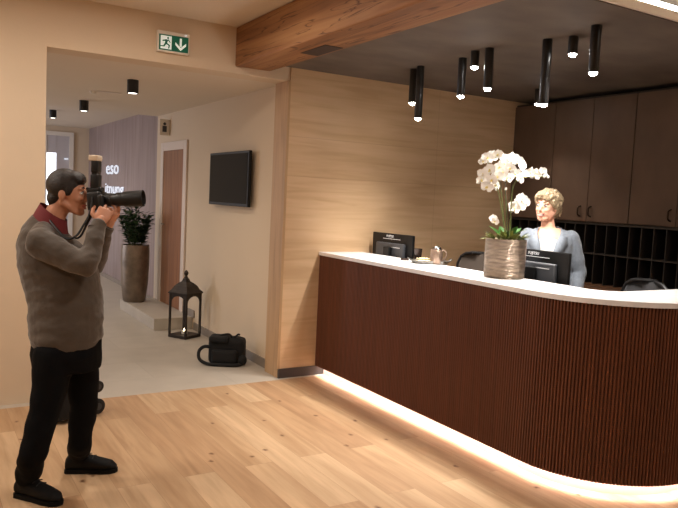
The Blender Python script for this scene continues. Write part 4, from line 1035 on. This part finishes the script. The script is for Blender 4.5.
# find which body side is at image right
sgR = 1 if BS.dot(RT) > 0 else -1
SHR = wz(shz-0.02, 0, sgR*0.155); SHL = wz(shz-0.02, 0, -sgR*0.155)
ELR = wz(1.15, 0.0, sgR*0.235); ELL = wz(1.15, 0.02, -sgR*0.225)
WRR = wz(0.95, 0.12, sgR*0.22); WRL = wz(0.96, 0.14, -sgR*0.19)
chain(wb, [SHR, ELR, WRR], [0.045, 0.036, 0.024]); chain(wb, [SHL, ELL, WRL], [0.045, 0.036, 0.024])
for s in (-1, 1): chain(wb, [wz(0.88, 0, s*0.085), wz(0.48, 0.01, s*0.09), wz(0.09, -0.01, s*0.095)], [0.085, 0.052, 0.034]); chain(wb, [wz(0.05, -0.02, s*0.095), wz(0.035, 0.11, s*0.10)], [0.03, 0.024])
wm = remesh(wb, 0.005, 9)
dd1 = (WRR-ELR).normalized(); dd2 = (WRL-ELL).normalized()
h1 = hand_mesh(WRR, (dd1+BF*0.3).normalized(), UP*0.6+BS*sgR*0.5, 1 if sgR > 0 else -1, 0.3, k=0.9); h2 = hand_mesh(WRL, (dd2+BF*0.3).normalized(), UP*0.6-BS*sgR*0.5, -1 if sgR > 0 else 1, 0.3, k=0.9)
woman = obj('person', join_meshes([wm, h1, h2]), M['skin_w'], None, 'full')
tag(woman, 'smiling woman with short blonde hair in light blue blazer behind the counter', 'person')
face_bits(woman, WP, wax, 0.96, smile=True)
F, S_v, U = wax
hb_ = nb()
ell(hb_, WP(-0.024, 0, 0.044), (0.098, 0.086, 0.090), wax, 30, 20)
ell(hb_, WP(-0.040, 0, 0.080), (0.085, 0.080, 0.058), wax, 30, 20)
ell(hb_, WP(0.036, 0, 0.090), (0.060, 0.066, 0.034), wax, 24, 16); ell(hb_, WP(0.066, 0.018, 0.068), (0.028, 0.045, 0.022), wax); ell(hb_, WP(0.060, -0.030, 0.064), (0.026, 0.034, 0.026), wax)
ell(hb_, WP(-0.060, 0, -0.02), (0.050, 0.070, 0.065), wax, 24, 16)
ell(hb_, WP(-0.062, 0, -0.068), (0.034, 0.050, 0.030), wax, 24, 16)
for s in (-1, 1):
    ell(hb_, WP(0.0, s*0.070, 0.040), (0.058, 0.020, 0.046), wax); ell(hb_, WP(-0.03, s*0.068, -0.015), (0.035, 0.020, 0.04), wax)
    ell(hb_, WP(0.05, s*0.050, 0.070), (0.03, 0.026, 0.032), wax)
# strands
rnd = random.Random(9)
for i in range(90):
    a = rnd.uniform(-PI, PI); b = rnd.uniform(0.1, 1.35)
    p = WP(-0.02+0.095*math.cos(a)*math.cos(b), 0.084*math.sin(a)*math.cos(b), 0.05+0.095*math.sin(b))
    tgt = WP(-0.03+0.108*math.cos(a)*1.0, 0.090*math.sin(a), 0.045-0.03*rnd.random() if math.cos(a) < 0.4 else 0.065)
    m_ = (p+tgt)/2 + (p-wc).normalized()*0.018
    P3 = smooth_pts([p, m_, tgt], 3); tube(hb_, P3, [0.006]*len(P3), 6)
for i in range(70):
    a = rnd.uniform(0.9, 2*PI-0.9) if i < 50 else rnd.uniform(-0.9, 0.9); zz = 0.045 if abs(math.cos(a)) < 0.6 else 0.0
    if i >= 50:
        p = WP(0.03+0.05*math.cos(a), 0.07*math.sin(a), 0.095); q_ = WP(0.078+0.01*math.cos(a), 0.070*math.sin(a)+0.012, 0.062+rnd.uniform(-.008, .008))
    else:
        p = WP(-0.03+0.098*math.cos(a), 0.086*math.sin(a), zz+rnd.uniform(0, .05)); q_ = WP(-0.035+0.100*math.cos(a)*rnd.uniform(0.9, 1.12), 0.088*math.sin(a)*rnd.uniform(0.9, 1.1), -0.045+rnd.uniform(-.04, .02)+(0.05 if math.cos(a) > -0.1 else 0))
    tube(hb_, [p, (p+q_)/2+(p-wc).normalized()*0.006, q_], [0.010, 0.008, 0.003], 6)
hm = remesh(hb_, 0.004, 1)
displace(hm, lambda c, n_: n_*(0.007*noise.noise(V(((c-wc).dot(F)*26, (c-wc).dot(S_v)*60, (c-wc).dot(U)*30)))))
obj('hair', hm, M['hair_blonde'], woman, 'full')
# blouse
bb = nb()
rings(bb, [(wz(0.98), BS, 0.155, BF, 0.115), (wz(1.12), BS, 0.14, BF, 0.108), (wz(1.28), BS, 0.150, BF, 0.125), (wz(1.36), BS, 0.140, BF, 0.110), (wz(1.39, 0.01), BS, 0.10, BF, 0.09), (wz(1.41, 0.012), BS, 0.06, BF, 0.074)], 28)
obj('blouse', remesh(bb, 0.006, 3), M['blouse'], woman, 'full')
# blazer: shell open at the front
bz = nb(); n = 40
secs = [(0.80, 0.205, 0.150, 0.06), (0.95, 0.198, 0.150, 0.06), (1.05, 0.182, 0.145, 0.07), (1.15, 0.178, 0.148, 0.14), (1.28, 0.19, 0.152, 0.24), (1.36, 0.196, 0.140, 0.32), (1.405, 0.188, 0.115, 0.42), (1.435, 0.166, 0.096, 0.62), (1.462, 0.115, 0.082, 0.95), (1.482, 0.074, 0.072, 1.15)]
inner, outer = [], []
for (z, a, b, gap) in secs:
    ro, ri = [], []
    for i in range(n+1):
        th = gap + (2*PI-2*gap)*i/n     # measured from forward
        d_ = BF*math.cos(th)*b + BS*math.sin(th)*a
        ro.append(bz.verts.new(wz(z)+d_)); ri.append(bz.verts.new(wz(z)+d_*0.93))
    outer.append(ro); inner.append(ri)
for k in range(len(secs)-1):
    for i in range(n):
        bz.faces.new((outer[k][i], outer[k][i+1], outer[k+1][i+1], outer[k+1][i])); bz.faces.new((inner[k][i], inner[k+1][i], inner[k+1][i+1], inner[k][i+1]))
    for e in (0, n): bz.faces.new((outer[k][e], outer[k+1][e], inner[k+1][e], inner[k][e]))
for k in (0, len(secs)-1):
    for i in range(n): bz.faces.new((outer[k][i], outer[k][i+1], inner[k][i+1], inner[k][i]))
for (a_, b_, c_) in ((SHR, ELR, WRR), (SHL, ELL, WRL)):
    chain(bz, [a_-UP*0.012, (a_+b_)/2, b_], [0.062, 0.059, 0.050], 18); chain(bz, [b_, (b_+c_)/2, c_-(c_-b_).normalized()*0.01], [0.050, 0.045, 0.038], 18)
bzm = remesh(bz, 0.006, 3)
displace(bzm, lambda c, n_: n_*0.004*noise.noise(V((c.x*12, c.y*12, c.z*20))))
blz = obj('blazer', bzm, M['blazer'], woman, 'full')
for s in (-1, 1):
    bm = nb(); w_ = 0.012
    def lap(z, a, th, off): 
        return wz(z, (a[1]+off)*math.cos(th), s*(a[0]+off)*math.sin(th))
    edge = [(1.10, (0.178, 0.148), 0.10), (1.20, (0.183, 0.150), 0.18), (1.30, (0.192, 0.150), 0.27), (1.37, (0.195, 0.136), 0.34), (1.41, (0.185, 0.113), 0.45), (1.445, (0.140, 0.090), 0.68), (1.475, (0.085, 0.076), 1.10)]
    wid = [0.03, 0.17, 0.26, 0.42, 0.30, 0.42, 0.5]
    A_ = [bm.verts.new(lap(z, a, th-0.04, 0.008)) for (z, a, th) in edge]; B_ = [bm.verts.new(lap(z-0.01, a, th+wd, 0.012)) for (z, a, th), wd in zip(edge, wid)]
    C_ = [bm.verts.new(lap(z, a, th-0.04, 0.002)) for (z, a, th) in edge]; D_ = [bm.verts.new(lap(z-0.01, a, th+wd, 0.004)) for (z, a, th), wd in zip(edge, wid)]
    for i in range(len(edge)-1):
        bm.faces.new((A_[i], B_[i], B_[i+1], A_[i+1])); bm.faces.new((C_[i], C_[i+1], D_[i+1], D_[i])); bm.faces.new((A_[i], A_[i+1], C_[i+1], C_[i])); bm.faces.new((B_[i], D_[i], D_[i+1], B_[i+1]))
    obj('lapel', bm, M['lapel'], blz, 'full')
tr = nb()
rings(tr, [(wz(0.80), BS, 0.175, BF, 0.13), (wz(0.95), BS, 0.17, BF, 0.12)], 24)
for s in (-1, 1): chain(tr, [wz(0.84, 0, s*0.085), wz(0.48, 0.01, s*0.09), wz(0.10, -0.01, s*0.095)], [0.098, 0.072, 0.062])
obj('trousers', remesh(tr, 0.009, 4), M['trousers'], woman, 'full')
for s in (-1, 1):
    bm = nb(); h = wz(0, -0.06, s*0.098)
    rings(bm, [(h+UP*0.035, BS, 0.022, UP, 0.032), (h+BF*0.05+UP*0.042, BS, 0.036, UP, 0.040), (h+BF*0.13+UP*0.034, BS, 0.04, UP, 0.031), (h+BF*0.21+UP*0.022, BS, 0.034, UP, 0.019), (h+BF*0.235+UP*0.016, BS, 0.015, UP, 0.010)], 18); obj('shoe', bm, M['shoe'], woman, True)

# ------------------------------------------------------------------ cove strip, lights
bm = nb(); box(bm, (2.7, 2.604, 2.836), (5.88, 2.619, 2.862)); box(bm, (2.7, 2.619, 2.852), (5.88, 2.66, 2.862)); t = tag(obj('cove_light_strip', bm, M['led_cove']), 'bright linear light strip along the edge of the dark lowered ceiling', 'light strip')
def area(loc, size, power, col=(1, 0.82, 0.62), rot=(0, 0, 0), sy=None):
    l = bpy.data.lights.new('area', 'AREA'); l.energy = power; l.color = col; l.size = size
    if sy: l.shape = 'RECTANGLE'; l.size_y = sy
    else: l.shape = 'DISK'
    o = bpy.data.objects.new('area_light', l); COL.objects.link(o); o.location = loc; o.rotation_euler = rot; return o
WARM = (1, 0.895, 0.79)
for (x, y, p) in ((-1.8, 4.3, 26), (-0.4, 4.5, 22), (1.3, 4.3, 20), (-1.2, 2.4, 16), (1.7, 2.2, 20), (0.6, 0.2, 10), (4.2, 0.3, 24)):
    area((x, y, 3.02), 0.22, p, WARM)  # unseen fill lights added under the main-room ceiling, without fixtures
# added bluish area light before the windowless west wall, as corridor daylight
area((-2.9, 12.2, 1.5), 1.8, 110, (0.74, 0.81, 1.0), (0, math.radians(-90), 0), 1.6)
for (x, y) in ((-0.2, 7.2), (-0.2, 9.2), (0.8, 12.5)):
    area((x, y, ZC-0.01 if y < 9.7 else 2.80), 0.16, 16, (1, 0.9, 0.78))

w = bpy.data.worlds.new('world'); scene.world = w; w.use_nodes = True
w.node_tree.nodes['Background'].inputs[0].default_value = (0.9, 0.85, 0.8, 1); w.node_tree.nodes['Background'].inputs[1].default_value = 0.05

# ------------------------------------------------------------------ camera
cd = bpy.data.cameras.new('camera'); co = bpy.data.objects.new('camera', cd); COL.objects.link(co); scene.camera = co
cd.sensor_fit = 'HORIZONTAL'; cd.sensor_width = 36; cd.lens = 36*FPX/678; cd.clip_start = 0.05
xr = RM @ V((1, 0, 0)); yu = RM @ V((0, -1, 0)); zb = RM @ V((0, 0, -1))
co.matrix_world = Matrix.Translation(CAM) @ Matrix((xr, yu, zb)).transposed().to_4x4()

vs = scene.view_settings
scene.display_settings.display_device = 'sRGB'
vs.view_transform = 'Standard'; vs.look = 'None'; vs.gamma = 1; vs.exposure = 0.0; vs.use_curve_mapping = False
